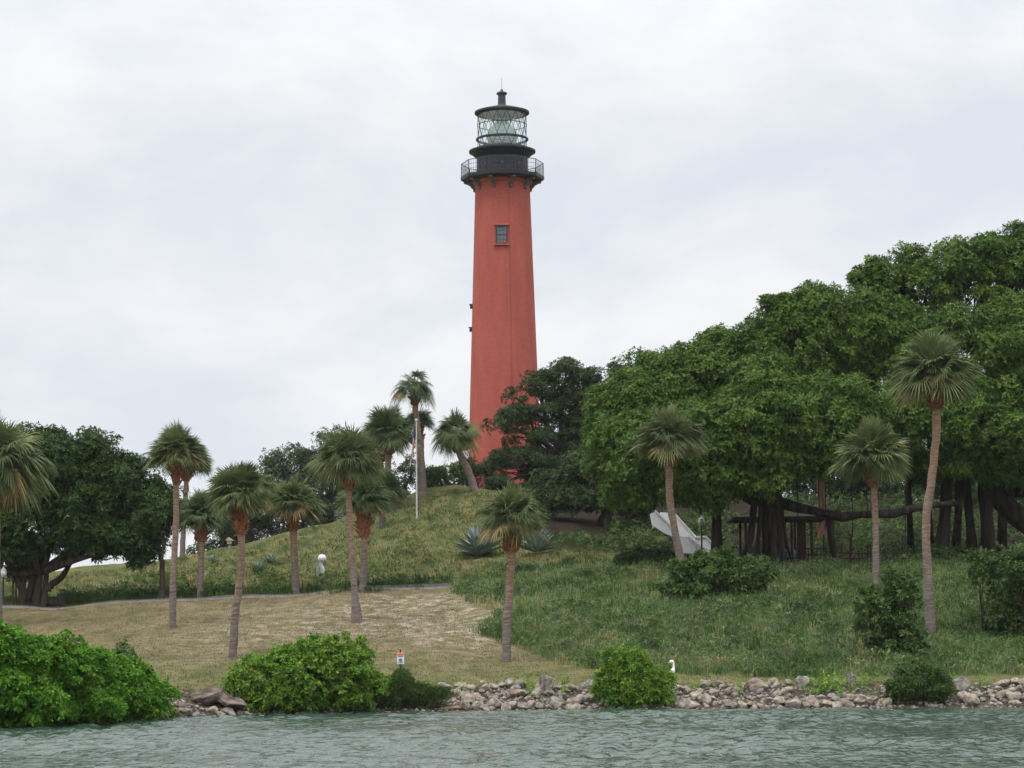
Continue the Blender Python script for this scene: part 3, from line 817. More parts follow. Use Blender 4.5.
    g = Geo(); box(g, (wx, wy - .0, wz1 + .09), (ww + .3, .22, .12)); g.build('lintel', redtrim, wf)
    g = Geo(); box(g, (wx, wy - .02, wz0 - .07), (ww + .3, .26, .1)); g.build('sill', redtrim, wf)
    # cable and side fittings
    g = Geo()
    a = -math.pi / 2 + .23
    add_tube(g, [[x0 + (rad_at(z) + .02) * math.cos(a), y0 + (rad_at(z) + .02) * math.sin(a), z] for z in np.linspace(z0, zt, 20)], .018, 5)
    g.build('cable', mat('red_cable', (.34, .08, .06), .8), t)
    for py in (307, 330):
        z = Z(py); a = math.pi + .1
        g = Geo(); r = rad_at(z)
        box(g, (x0 + (r + .05) * math.cos(a), y0 + r * math.sin(a), z), (.3, .2, .32)); box(g, (x0 + (r + .1) * math.cos(a), y0 + r * math.sin(a), z + .2), (.36, .26, .06))
        g.build('wall_fitting', M['iron'], t)
    # gallery: ten-sided deck
    zd, zdb = Z(177.2), Z(181.8); Rg = Rr(41.6, 178); zr = Z(163.8)
    g = Geo()
    lathe(g, [(rt - .1, zdb + .02), (Rg - .25, zdb), (Rg, zdb + .12), (Rg + .03, zd), (rt - .1, zd + .01)], c, 10)
    g.build('gallery_deck', M['iron'], t)
    g = Geo(); lathe(g, [(rt + .25, zdb - .02), (rt + .22, zdb - .25), (rt + .04, zdb - .4), (rt + .0, zdb - .55)], c, 48); g.build('collar', redtrim, t)
    for i in range(10):
        a = 2 * math.pi * i / 10
        u = np.array([math.cos(a), math.sin(a), 0]); s = np.array([-math.sin(a), math.cos(a), 0])
        prof = [(rt - .02, zdb - .01), (Rg * .93, zdb - .01), (Rg * .93, zdb - .14), (Rg * .86, zdb - .2), (rt + .42, zdb - .36), (rt + .34, zdb - .5), (rt + .2, zdb - .62), (rt + .16, zdb - .84), (rt - .02, zdb - .9)]
        g = Geo(); n = len(prof)
        p = np.array([c + u * r for r, _ in prof]); p[:, 2] = [z for _, z in prof]
        A, B = p - s * .14, p + s * .14
        g.add(np.vstack([A, B]), [[k, (k + 1) % n, n + (k + 1) % n, n + k] for k in range(n)]); g.add(A, np.arange(n)[None]); g.add(B, np.arange(n)[::-1][None])
        g.build('bracket', M['bracket'], t)
    # railing
    g = Geo(); Rq = Rg - .06
    V10 = [np.array([x0 + Rq * math.cos(2 * math.pi * i / 10), y0 + Rq * math.sin(2 * math.pi * i / 10), 0]) for i in range(10)]
    for i in range(10):
        p, q = V10[i], V10[(i + 1) % 10]
        for k in range(9):
            s = p + (q - p) * k / 9
            add_tube(g, [s + [0, 0, zd], s + [0, 0, zr]], .04 if k == 0 else .012, 5)
        for z, r in ((zr, .032), (zd + (zr - zd) * .68, .016), (zd + (zr - zd) * .36, .016), (zd + .1, .016)):
            add_tube(g, [p + [0, 0, z], q + [0, 0, z]], r, 5)
    g.build('railing', M['iron2'], t)
    # watch room
    rw = Rr(25.4, 165); z1 = Z(158.5); z2 = Z(152.8); rl = Rr(33.2, 152); z3 = Z(149.2); rg = Rr(24.4, 140)
    g = Geo(); lathe(g, [(rw + .05, zd), (rw + .05, zd + .15), (rw, zd + .18), (rw, z1)], c, 48)
    for i in range(16):
        a = 2 * math.pi * i / 16 + .1
        u = np.array([math.cos(a), math.sin(a), 0])
        add_tube(g, [c + u * (rw + .012) + [0, 0, zd + .2], c + u * (rw + .012) + [0, 0, z1 - .05]], .025, 4)
    wr_ = g.build('watch_room', M['iron'], t, smooth=False)
    for dx in (-1.2, 0.0, 1.2):
        g = Geo(); aa = -math.pi / 2 + dx * .6
        lathe(g, [(.0, 0), (.09, 0), (.09, .05), (0.0, .05)], (0, 0, 0), 10)
        V = g.V[0]; V2 = np.stack([V[:, 0], -V[:, 2], V[:, 1]], -1)
        R_ = np.array([[math.cos(aa + math.pi / 2), -math.sin(aa + math.pi / 2), 0], [math.sin(aa + math.pi / 2), math.cos(aa + math.pi / 2), 0], [0, 0, 1]])
        V2 = V2 @ R_.T + c + np.array([math.cos(aa) * rw, math.sin(aa) * rw, (zd + z1) / 2 + .1])
        g.V[0] = V2; g.build('vent_port', M['bracket'], wr_)
    g = Geo(); lathe(g, [(rw, z1 - .02), (rw + .12, z1 + .08), (rl - .2, z2 - .1), (rl, z2), (rl + .02, z2 + .14), (rl - .08, z2 + .17), (rg + .12, z3 - .02), (rg + .08, z3 + .1), (rg - .1, z3 + .1)], c, 48)
    g.build('lantern_ledge', M['iron'], t, smooth=False)
    # lantern
    z5 = Z(114.4)
    zg = z3 + .1
    glm = bpy.data.materials.new('lantern_glass'); glm.use_nodes = True
    nt = glm.node_tree; nt.nodes.remove(nt.nodes['Principled BSDF']); N = nt.nodes.new; L = nt.links.new
    tr = N('ShaderNodeBsdfTransparent'); tr.inputs[0].default_value = (.93, .98, .97, 1); gy = N('ShaderNodeBsdfGlossy'); gy.inputs['Roughness'].default_value = .04; gy.inputs[0].default_value = (.9, .95, .93, 1)
    mxs = N('ShaderNodeMixShader'); mxs.inputs[0].default_value = .10; L(tr.outputs[0], mxs.inputs[1]); L(gy.outputs[0], mxs.inputs[2]); L(mxs.outputs[0], nt.nodes['Material Output'].inputs[0])
    g = Geo(); lathe(g, [(rg - .03, zg), (rg - .03, z5)], c, 16, math.pi / 16); lant = g.build('lantern', glm, t)
    g = Geo(); nd = 16; n_l = 3
    zs = np.linspace(zg, z5, n_l + 1)
    for i in range(nd):
        for lv in range(n_l):
            for sgn in (1, -1):
                pts = []
                for q in np.linspace(0, 1, 5):
                    a = 2 * math.pi * (i + .5 * (lv % 2) + .5 * sgn * q) / nd
                    pts.append([x0 + rg * math.cos(a), y0 + rg * math.sin(a), zs[lv] + (zs[lv + 1] - zs[lv]) * q])
                add_tube(g, pts, .021, 4, cap=False)
    g.build('lattice', M['iron2'], lant)
    for py, r in ((139.6, .11), (125.4, .035)):
        g = Geo(); z = Z(py); rr2 = rg + r * .6
        a = np.linspace(0, 2 * math.pi, 49)
        add_tube(g, np.stack([x0 + rr2 * np.cos(a), y0 + rr2 * np.sin(a), np.full(49, z)], -1), r, 6, cap=False)
        g.build('ring', M['iron'], lant)
    # fresnel lens inside
    lm = mat('lens_glass', (.55, .64, .58), .12, base2=(.85, .9, .85), scale=5, spec=1.0, stretch=(1, 1, 3), lo=.42, hi=.58)
    g = Geo(); prof = []
    zl = np.linspace(zg + .05, z5 - .45, 40); u_ = np.linspace(0, 1, 40)
    for k, (z, q) in enumerate(zip(zl, u_)):
        env = .62 + .55 * math.sin(math.pi * min(1, q * 1.15 + .08)) ** .7 if q < .85 else .62 - (q - .85) * 1.5
        prof.append((rg * .54 * env * (1 - .05 * (k % 2)), z))
    lathe(g, prof, c, 20); g.build('lens', lm, lant)
    g = Geo(); box(g, (x0, y0, zg + .02), (rg * .8, rg * .8, .1)); 
    for s in range(6):
        a = s * math.pi / 3; add_tube(g, [[x0 + .7 * math.cos(a), y0 + .7 * math.sin(a), zg], [x0 + .7 * math.cos(a), y0 + .7 * math.sin(a), z5]], .035, 5)
    g.build('lens_stand', M['iron2'], lant)
    # roof
    za = Z(105.2); rr_ = Rr(27.4, 113)
    g = Geo(); lathe(g, [(rg - .2, z5 - .02), (rr_ - .1, z5 - .02), (rr_, z5 + .05), (rr_, z5 + .2), (rr_ - .1, z5 + .24), (rr_ * .75, z5 + .24 + (za - z5 - .24) * .27), (rr_ * .45, z5 + .24 + (za - z5 - .24) * .62), (.36, za), (0, za)], c, 40)
    roof = g.build('roof', M['iron'], t, smooth=False)
    g = Geo(); lathe(g, [(0, z5 - .06), (rg - .25, z5 - .06), (rg - .25, z5 - .03)], c, 40); g.build('ceiling', mat('lantern_ceiling', (.55, .57, .56), .7), roof)
    g = Geo(); lathe(g, [(.40, za - .05), (.34, za + .06), (.32, Z(95)), (.44, Z(94.4)), (.46, Z(93.2)), (.40, Z(92.4)), (.16, Z(91.6)), (.13, Z(90.6)), (.05, Z(89)), (0, Z(88.8))], c, 20); g.build('vent', M['iron2'], roof, smooth=False)
    g = Geo(); add_tube(g, [c + [0, 0, Z(89.5)], c + [0, 0, Z(78)]], .014, 5); g.build('lightning_rod', M['iron'], roof)
lighthouse()

# ------------------------------------------------------------------ flag and pole
def flag():
    b = G(416.8, 518); Y = b[1]
    top = P(415.8, 421.5, Y); top[0] = b[0]; top[1] = b[1]
    t = thing('flagpole', 'white metal flagpole standing on the grassy hillside', 'flagpole', b)
    g = Geo(); add_tube(g, [b - [0, 0, .2], (b + top) / 2, top], [.05, .045, .035], 10); g.build('pole', M['pale'], t, smooth=True)
    g = Geo(); lathe(g, [(0, -.09), (.07, -.06), (.1, 0), (.07, .07), (0, .1)], top + [0, 0, .08], 12); g.build('finial', M['pale'], t, smooth=True)
    # limp flag: hangs from the hoist, stripes run down the folds
    m = bpy.data.materials.new('flag_cloth'); m.use_nodes = True
    nt = m.node_tree; bb = nt.nodes['Principled BSDF']; N = nt.nodes.new; L = nt.links.new; bb.inputs['Roughness'].default_value = .8
    at = N('ShaderNodeUVMap'); at.uv_map = 'uv'; sx = N('ShaderNodeSeparateXYZ'); L(at.outputs[0], sx.inputs[0])
    def mth(op, a, v):
        q = N('ShaderNodeMath'); q.operation = op; L(a, q.inputs[0]); q.inputs[1].default_value = v; return q.outputs[0]
    st = mth('GREATER_THAN', mth('MODULO', mth('MULTIPLY', sx.outputs[1], 13), 2), 1)
    m1 = N('ShaderNodeMix'); m1.data_type = 'RGBA'; L(st, m1.inputs['Factor']); m1.inputs['A'].default_value = (.45, .04, .05, 1); m1.inputs['B'].default_value = (.7, .68, .68, 1)
    c1 = mth('LESS_THAN', sx.outputs[0], .42); c2 = mth('GREATER_THAN', sx.outputs[1], .46)
    cc = N('ShaderNodeMath'); cc.operation = 'MULTIPLY'; L(c1, cc.inputs[0]); L(c2, cc.inputs[1])
    m2 = N('ShaderNodeMix'); m2.data_type = 'RGBA'; L(cc.outputs[0], m2.inputs['Factor']); L(m1.outputs['Result'], m2.inputs['A']); m2.inputs['B'].default_value = (.04, .05, .16, 1)
    L(m2.outputs['Result'], bb.inputs['Base Color'])
    nu, nv = 26, 16
    ht = top[2] - P(416, 424.5, Y)[2]
    z_h = top[2] - .15
    hoist = 1.5; fly = 2.4
    V = []; UV = []
    for i in range(nu):
        u = i / (nu - 1)
        for j in range(nv):
            v = j / (nv - 1)
            # hanging cloth: fly end droops down next to the pole
            x = -.07 - .42 * (u ** .8) * (.45 + .55 * (1 - v)) - .04 * math.sin(v * 9 + u * 3)
            z = z_h - (1 - v) * hoist * (1 - .25 * u) - u * fly * .78 + .0
            y = .16 * math.sin(v * 11 + u * 4) * min(1, u * 3)
            V.append([b[0] + x, b[1] + y, z]); UV.append((u, v))
    F = [[i * nv + j, i * nv + j + 1, (i + 1) * nv + j + 1, (i + 1) * nv + j] for i in range(nu - 1) for j in range(nv - 1)]
    g = Geo().add(V, F)
    o = g.build('flag', m, None, smooth=True, origin=(b[0], b[1], z_h))
    me = o.data; uvl = me.uv_layers.new(name='uv'); li = np.empty(len(me.loops), int); me.loops.foreach_get('vertex_index', li)
    uvl.data.foreach_set('uv', np.array(UV)[li].ravel())
    md = o.modifiers.new('thick', 'SOLIDIFY'); md.thickness = .008
    tag(o, 'limp red, white and blue striped flag hanging on the white pole', 'flag')
flag()

# ------------------------------------------------------------------ broadleaf trees
# round ficus on the left
Yf = 134
b = G(36, 606); Yf = b[1]
lob = [lobe(*a, Yf) for a in [(85, 455, 46, 28), (40, 462, 42, 36), (2, 485, 45, 45), (125, 480, 40, 34), (80, 500, 62, 42), (140, 520, 32, 34), (20, 530, 50, 40), (95, 540, 58, 28), (150, 545, 20, 20), (-50, 500, 45, 50), (-45, 545, 40, 30)]]
fk = P(42, 572, Yf)
stems = []
for (x0, x1, r) in ((27, 36, .2), (35, 42, .22), (43, 48, .16), (23, 24, .14)):
    stems.append(([P(x0, 612, Yf), P(x0 + 1, 600, Yf), P((x0 + x1) / 2, 585, Yf), P(x1, 562, Yf)], [r * 1.7, r * 1.2, r, r * .8]))
stems.append(([P(28, 600, Yf), P(20, 585, Yf), P(8, 560, Yf), P(0, 540, Yf)], [.3, .22, .2, .15]))
stems.append(([P(47, 590, Yf), P(52, 584, Yf), P(62, 577, Yf), P(72, 560, Yf)], [.22, .2, .18, .12]))
for x in (14, 17, 20): stems.append(([P(x, 570, Yf), P(x - 1, 590, Yf), P(x, 608, Yf)], [.05, .04, .05]))
tree('ficus_tree', 'round dark green ficus with several joined trunks beside the path', 'tree', b, fk, lob, 'ficus', .4, 41, n_clump=820, rc=.75, per=60, leaf=.23, inner=.35, stems=stems, limb=.22, nsub=7)
# slim dark stem beside it
b = G(162, 600)
tree('small_tree', 'thin dark straight trunk whose top disappears into the ficus crown', 'tree', b, P(162, 560, b[1]), [lobe(160, 530, 16, 22, b[1] + 1.5), lobe(172, 512, 14, 18, b[1] + 1.5)], 'ficus', .15, 42, n_clump=50, rc=.6, per=36, leaf=.18)

# trees beyond the hill
YB = 192
def gz(px, Y):
    x = P(px, 540, Y)[0]; return np.array([x, Y, HZ(x, Y)])
bk = 'dark trees beyond the hill'
b = gz(225, YB); tree('background_tree', 'low dark tree beyond the hill, showing between two short palms', 'tree', b, b + [0, 0, 2], [lobe(*a, YB) for a in [(228, 520, 18, 22), (248, 505, 24, 28), (236, 538, 22, 14), (216, 545, 12, 10), (200, 552, 14, 8)]], 'backtree', .3, 51, n_clump=190, rc=.8, per=34, leaf=.2, group=bk, inner=.15)
b = gz(290, YB + 2); tree('background_tree', 'wispy grey-green tree with open top beyond the hill behind the straight path palm', 'tree', b, b + [0, 0, 4], [lobe(*a, YB + 2) for a in [(292, 464, 28, 20), (272, 490, 30, 24), (306, 492, 30, 26), (282, 522, 34, 18), (262, 530, 20, 16), (316, 458, 10, 8)]], 'backtree', .3, 52, n_clump=330, rc=.8, per=30, leaf=.2, group=bk, inner=.12)
b = gz(330, YB + 4); tree('background_tree', 'taller dark tree beyond the hill behind the flared-foot palm', 'tree', b, b + [0, 0, 4], [lobe(*a, YB + 4) for a in [(336, 455, 20, 20), (345, 462, 16, 18), (322, 484, 26, 28), (350, 492, 24, 26), (330, 516, 34, 18), (312, 526, 22, 14)]], 'backtree', .3, 53, n_clump=300, rc=.8, per=30, leaf=.2, group=bk, inner=.12)
b = gz(405, YB + 2); tree('background_tree', 'small open-branched tree with round leaves behind the flagpole', 'tree', b, b + [0, 0, 2], [lobe(*a, YB + 2) for a in [(402, 478, 16, 16), (412, 468, 10, 12), (396, 496, 18, 12), (378, 500, 16, 16)]], 'backtree', .2, 54, n_clump=46, rc=.6, per=24, leaf=.24, group=bk, inner=.1)
b = G(438, 489.5) if G(438, 489.5) is not None else gz(438, 174)
def bush_px(name, label, specs, Y, matleaf, seed, **kw):
    lob = [lobe(*a, Y + dy) for *a, dy in [(*s, 0) if len(s) == 4 else s for s in specs]]
    return bush(name, label, lob, matleaf, seed, **kw)
bush_px('shrub', 'rounded green shrub on the hilltop between two leaning palms', [(440, 480, 14, 11), (428, 484, 10, 8), (452, 478, 14, 12)], 177, 'shrub', 61, n_clump=110, rc=.45, per=26, leaf=.17, cat='shrub')
bush_px('shrub', 'dark shrub against the foot of the red tower', [(478, 478, 12, 10), (468, 470, 10, 10), (492, 482, 12, 9)], 182, 'oak', 62, n_clump=70, rc=.5, per=26, leaf=.15, cat='shrub')

# oak beside the tower
YO = 183
b = gz(562, YO)
lob = [lobe(*a, YO + d) for *a, d in [(566, 374, 20, 20, 0), (540, 386, 24, 18, 0), (515, 397, 16, 9, -1), (585, 385, 20, 20, 1), (570, 410, 34, 28, 1), (530, 412, 32, 12, -1), (506, 424, 20, 11, -2), (535, 436, 26, 12, -2), (580, 445, 34, 30, 1), (520, 458, 40, 13, -2), (497, 466, 20, 11, -2), (560, 475, 46, 16, 0), (600, 480, 36, 24, 2), (540, 492, 44, 14, -1), (600, 420, 24, 34, 3), (500, 484, 18, 9, -3), (630, 470, 30, 40, 3)]]
tree('oak_tree', 'dark spreading oak with layered boughs standing in front of the red tower', 'tree', b, P(566, 462, YO), lob , 'oak', .5, 71, n_clump=820, rc=.72, per=60, leaf=.2, k=5, inner=.25, flat=.6, satn=1, limb=.24, nsub=8)

b = G(604, 524); YO2 = b[1]
tree('oak_tree', 'low shaded oak filling the dark hollow between the tower oak and the banyan', 'tree', b, P(602, 500, YO2), [lobe(*a, YO2 + d) for *a, d in [(602, 482, 44, 26, 0), (560, 484, 36, 16, 1), (640, 492, 34, 28, 1), (580, 500, 40, 14, 0), (622, 462, 36, 26, 2), (545, 500, 22, 9, 0)]], 'oak', .35, 72, n_clump=420, rc=.75, per=60, leaf=.22, k=5, inner=.3, flat=.75)
# ------------------------------------------------------------------ the banyans
YA = 139
b = G(770, 563); YA = b[1]
lob = [lobe(*a, YA + d) for *a, d in [
    (645, 415, 48, 42, 2), (625, 450, 42, 46, 1), (612, 425, 30, 36, 3), (690, 392, 58, 46, 3), (745, 372, 56, 46, 3), (800, 352, 54, 50, 4), (700, 450, 66, 52, -2),
    (642, 480, 40, 28, -2), (770, 430, 66, 60, -3), (700, 482, 48, 20, -3), (840, 350, 50, 50, 5), (835, 420, 56, 52, -1), (750, 470, 46, 26, -3), (622, 492, 22, 18, 0), (820, 330, 40, 30, 5), (805, 462, 36, 16, -3), (850, 452, 40, 20, -2), (765, 478, 30, 16, -4), (662, 365, 30, 14, 5), (720, 345, 28, 16, 5), (790, 318, 30, 20, 5)]]
stems = []
for x0, x1, r0, r1, dy in [(743, 755, .24, .17, -.5), (753, 762, .09, .12, 0), (766, 767, .24, .26, 0), (774, 772, .22, .24, -.6), (785, 777, .17, .18, -.3), (793, 780, .07, .1, .5)]:
    stems.append(([P(x0, 568, YA + dy), P(x0 + (x1 - x0) * .3, 553, YA + dy), P(x0 + (x1 - x0) * .75, 525, YA), P(x1, 490, YA)], [r0 * 1.3, r0 * .95, r1 * 1.1, r1]))
stems.append(([P(772, 500, YA), P(790, 506, YA), P(815, 511, YA - .5), P(838, 517, YA - .5), P(866, 514, YA - .5), P(893, 514, YA), P(920, 507, YA), P(955, 503, YA + 1)], [.38, .28, .22, .26, .20, .24, .2, .16]))
stems.append(([P(766, 497, YA), P(748, 496, YA), P(730, 488, YA), P(712, 474, YA)], [.55, .42, .34, .2]))
stems.append(([P(829, 512, YA), P(831, 535, YA), P(836, 558, YA), P(837, 566, YA)], [.22, .2, .26, .35]))
stems.append(([P(717, 480, YA - 1), P(717, 520, YA - 1), P(716, 562, YA - 1)], [.22, .26, .34]))
for q in range(7):
    x = 797 + q * 17 + 6 * math.sin(q * 2.3); yb = 515 + 6 * math.sin(q)
    stems.append(([P(x, 480, YA), P(x + 1, yb, YA + .1), P(x, yb + (8 if q % 3 else 40), YA)], [.025, .03, .02]))
tree('banyan_tree', 'broad banyan with pillar roots and long dark horizontal limb by the brown pavilion', 'tree', b, P(770, 488, YA), lob, 'banyan', .6, 81, n_clump=1250, rc=.85, per=76, leaf=.25, k=5, inner=.22, bark='bark_banyan', stems=stems, limb=.35, nsub=5)
YC = 141
b = G(990, 560); YC = b[1]
lob = [lobe(*a, YC + d) for *a, d in [
    (880, 285, 40, 30, 4), (866, 272, 26, 14, 3), (905, 262, 30, 18, 4), (925, 300, 50, 46, 4), (985, 280, 54, 44, 5), (1040, 282, 56, 50, 5), (890, 350, 54, 52, 1), (960, 360, 62, 60, 0), (1020, 350, 56, 60, 1),
    (900, 420, 52, 50, -2), (970, 430, 62, 44, -3), (1040, 420, 60, 60, -2), (1100, 330, 60, 70, 2), (1120, 430, 60, 60, 0), (1180, 380, 50, 60, 2), (905, 465, 36, 20, 0), (965, 462, 44, 20, -3), (1020, 466, 44, 20, -2), (940, 478, 24, 12, 2), (1010, 245, 26, 14, 5), (1040, 470, 40, 30, 4)]]
stems = []
for x0, x1, r0, r1, dy in [(940, 948, .42, .3, 0), (933, 928, .18, .14, 1), (976, 966, .30, .22, 1), (992, 984, .40, .34, 0), (1003, 1002, .28, .24, 1), (955, 960, .25, .2, 2), (913, 908, .2, .16, 3)]:
    stems.append(([P(x0, 566, YC + dy), P(x0 + (x1 - x0) * .3, 548, YC + dy), P(x0 + (x1 - x0) * .8, 500, YC), P(x1, 462, YC)], [r0 * 1.4, r0, r1 * 1.1, r1]))
stems.append(([P(985, 485, YC), P(1005, 505, YC), P(1035, 530, YC), P(1070, 562, YC), P(1080, 575, YC)], [.5, .55, .6, .75, .9]))
stems.append(([P(1000, 490, YC), P(1030, 492, YC), P(1060, 470, YC)], [.3, .25, .2]))
tree('banyan_tree', 'taller banyan with a cluster of thick grey pillar trunks behind the kinked pale palm', 'tree', b, P(990, 470, YC), lob, 'banyan', .6, 82, n_clump=1350, rc=.85, per=74, leaf=.25, k=5, inner=.22, bark='bark_banyan', stems=stems, limb=.4, nsub=5)
# woodland on the slope behind the banyans
wg = 'trees on the slope behind the banyans'
for i, (label, px, top, wpx, Y, seed) in enumerate([
        ('dark flat-topped tree peeking over between the oak and the banyan', 628, 366, 24, 182, 91),
        ('pale-topped tree just breaking the banyan skyline in its middle', 730, 345, 34, 178, 92),
        ('shaded tree on the slope seen through the gap behind the pavilion', 800, 400, 60, 184, 93),
        ('shaded tree on the slope glimpsed between the banyan trunks', 930, 380, 66, 186, 94),
        ('shaded tree at the far side of the slope behind the taller banyan', 1060, 380, 70, 180, 95),
        ('shaded tree on the slope between pavilion roof and the straight tan palm', 862, 410, 50, 188, 97), ('shaded tree far back on the slope behind the thick pillar trunks', 992, 400, 56, 190, 98), ('shaded tree on the slope just behind the white stair walls', 716, 420, 50, 186, 99)]):
    b = gz(px, Y)
    lob = [lobe(px, top + 14, wpx * .7, 14, Y), lobe(px - wpx * .5, top + 34, wpx * .7, 24, Y), lobe(px + wpx * .5, top + 36, wpx * .7, 26, Y), lobe(px, top + 66, wpx * .9, 30, Y), lobe(px, top + 96, wpx, 22, Y)] + ([lobe(px - wpx * .6, top + 116, wpx * .8, 16, Y), lobe(px + wpx * .6, top + 118, wpx * .8, 16, Y)] if i > 1 else [])
    tree('woodland_tree', label, 'tree', b, b + [0, 0, 3], lob, 'oak' if i != 1 else 'backtree', .35, seed, n_clump=300, rc=1.0, per=34, leaf=.26, group=wg)
b = gz(822, 150); g = None
tree('small_tree', 'straight reddish brown trunk rising behind the pavilion roof', 'tree', b, P(820, 478, 150), [lobe(820, 455, 26, 22, 150)], 'banyan', .28, 96, n_clump=60, rc=.8, per=36, leaf=.25, bark='bark_red')

# ------------------------------------------------------------------ shore bushes and shrubs
def sy_(px): return float(shoreY(px))
def shore_bush(name, label, specs, matleaf, seed, dy=.55, **kw):
    lob = []
    for px, py, rx, ry in specs:
        Y = sy_(px) + dy; lob.append(lobe(px, py, rx, ry, Y, .9 * max(ry, rx * .6) * mpp(Y, py)))
    return bush(name, label, lob, matleaf, seed, **kw)
shore_bush('mangrove_bush', 'large bright green mangrove thicket filling the shore corner at the water edge', [(-140, 690, 70, 40), (-70, 680, 60, 50), (-15, 672, 44, 44), (20, 674, 42, 40), (55, 678, 40, 36), (88, 684, 36, 33), (118, 690, 32, 29), (143, 697, 26, 23), (163, 705, 16, 15), (60, 705, 60, 18), (0, 705, 60, 20), (115, 708, 40, 13)], 'mangrove', 101, n_clump=1150, rc=.27, per=34, leaf=.135, wid=.5, rough=0)
shore_bush('shrub', 'thin twiggy sprout standing up out of the mangrove thicket', [(122, 655, 9, 14), (130, 642, 6, 8), (115, 668, 12, 10)], 'shrub', 102, dy=1.8, n_clump=26, rc=.2, per=12, leaf=.13, cat='shrub')
shore_bush('shore_bush', 'wide rounded green bush with yellowing lower leaves beside the small sign', [(262, 686, 34, 24), (300, 676, 38, 30), (338, 672, 36, 32), (322, 662, 26, 22), (360, 690, 26, 20), (250, 694, 24, 16), (310, 696, 56, 14)], 'mangrove2', 103, n_clump=460, rc=.26, per=26, leaf=.14, wid=.45, rough=0)
shore_bush('shore_bush', 'low feathery dark green bush at the foot of the small sign', [(398, 692, 20, 14), (422, 697, 18, 11), (402, 682, 10, 9), (385, 698, 14, 10)], 'shrub', 104, n_clump=150, rc=.22, per=30, leaf=.13, wid=.16, k=6, lift=.9)
shore_bush('shore_bush', 'bright green round bush growing over the riprap below the weedy slope', [(632, 682, 28, 22), (616, 688, 22, 16), (651, 688, 19, 17), (632, 666, 18, 15), (634, 698, 34, 9)], 'mangrove2', 105, n_clump=230, rc=.24, per=22, leaf=.16, wid=.32)
shore_bush('mangrove_bush', 'small fine-leaved mangrove with red prop roots standing in the riprap', [(918, 680, 24, 15), (908, 690, 18, 13), (934, 688, 16, 13), (897, 698, 9, 7)], 'shrub', 106, n_clump=170, rc=.22, per=28, leaf=.12, wid=.3, stemmat='bark_red')
def slope_bush(name, label, specs, matleaf, seed, **kw):
    lob = []
    gp = G(specs[0][0], specs[0][1] + specs[0][3]); Y = gp[1]
    for px, py, rx, ry in specs: lob.append(lobe(px, py, rx, ry, Y))
    for lb in list(lob):
        gzv = HZ(lb[0], lb[1])
        if lb[2] - lb[5] > gzv - .1:
            h_ = (lb[2] - gzv) / 2; lob.append([lb[0], lb[1], gzv + h_ * .9, lb[3] * .9, lb[4] * .9, h_])
    return bush(name, label, lob, matleaf, seed, cat='shrub', **kw)
slope_bush('shrub', 'dark leafy shrub on the slope at the foot of the kinked pale palm', [(898, 642, 26, 18), (884, 618, 20, 20), (903, 602, 15, 24), (868, 606, 12, 14), (917, 650, 14, 9), (890, 585, 8, 16)], 'shrub', 111, n_clump=150, rc=.26, per=17, leaf=.18)
slope_bush('shrub', 'spreading green shrub below the white stair walls and lamp', [(712, 580, 34, 18), (745, 580, 20, 16), (688, 574, 18, 12), (722, 566, 20, 12), (700, 590, 26, 10)], 'shrub', 112, n_clump=200, rc=.32, per=26, leaf=.2)
slope_bush('shrub', 'tall dark shrub at the end of the slope below the thick pillar trunks', [(1020, 600, 28, 34), (1010, 572, 18, 22), (1045, 580, 36, 40), (1020, 625, 40, 20), (1085, 600, 40, 40)], 'shrub', 113, n_clump=300, rc=.36, per=19, leaf=.2)
slope_bush('shrub', 'low dark hedge-like shrub between the agaves and the stair walls', [(655, 558, 26, 6), (628, 560, 14, 5), (682, 561, 10, 3)], 'ficus', 114, n_clump=90, rc=.3, per=22, leaf=.16)

# ------------------------------------------------------------------ agaves
def agave(label, px, py, rpx, seed, n=46, group='agave plants'):
    rng = np.random.default_rng(seed)
    b = G(px, py); R = rpx * mpp(b[1], py)
    g = Geo()
    for i in range(n):
        az = i * 2.39996 + rng.normal() * .1; f = (i + .5) / n
        el = math.radians(80 - 72 * f) + rng.normal() * .06
        d = np.array([math.cos(el) * math.cos(az), math.cos(el) * math.sin(az), math.sin(el)]); s = np.array([-math.sin(az), math.cos(az), 0]); nn = np.cross(d, s)
        if nn[2] < 0: nn = -nn
        Lh = R * rng.uniform(.85, 1.08) * (.9 + .1 * f)
        rs = np.array([0, .25, .5, .75, 1]); wd = np.array([.06, .085, .09, .06, .003]) * R
        droop = rng.uniform(.0, .22) * f
        ctr = b + [0, 0, .05] + d * (Lh * rs)[:, None] + np.array([0, 0, 1.0]) * (Lh * (.12 * rs - droop * rs ** 3))[:, None]
        a_ = ctr - s * wd[:, None] + nn * (wd * .5)[:, None]; c_ = ctr + s * wd[:, None] + nn * (wd * .5)[:, None]; m_ = ctr - nn * (wd * .25)[:, None]
        V = np.stack([a_, m_, c_], 1).reshape(-1, 3)
        F = []
        for k in range(4):
            for q in range(2): F.append([k * 3 + q, k * 3 + q + 1, (k + 1) * 3 + q + 1, (k + 1) * 3 + q])
        g.add(V, F, np.clip(rng.uniform(.1, .9), 0, 1))
    o = g.build('agave', M['agave'], None, origin=b)
    tag(o, label, 'agave', group)
agave('big blue-grey agave rosette partly left uncovered beside the single palm below the tower', 479, 556, 31, 1, 70)
agave('second big agave rosette close behind the palm trunk, darker blades spreading out', 535, 553, 29, 2, 64)
agave('pale small agave on the hillside above the bright green scrub, next to the orange-tan palm', 258, 571, 10, 3, 26)
agave('small agave highest up the hillside of the little pale ones', 271, 563, 9, 4, 24)
agave('small agave on the hillside just beside the short palm by the ficus', 213, 563, 9, 5, 24)
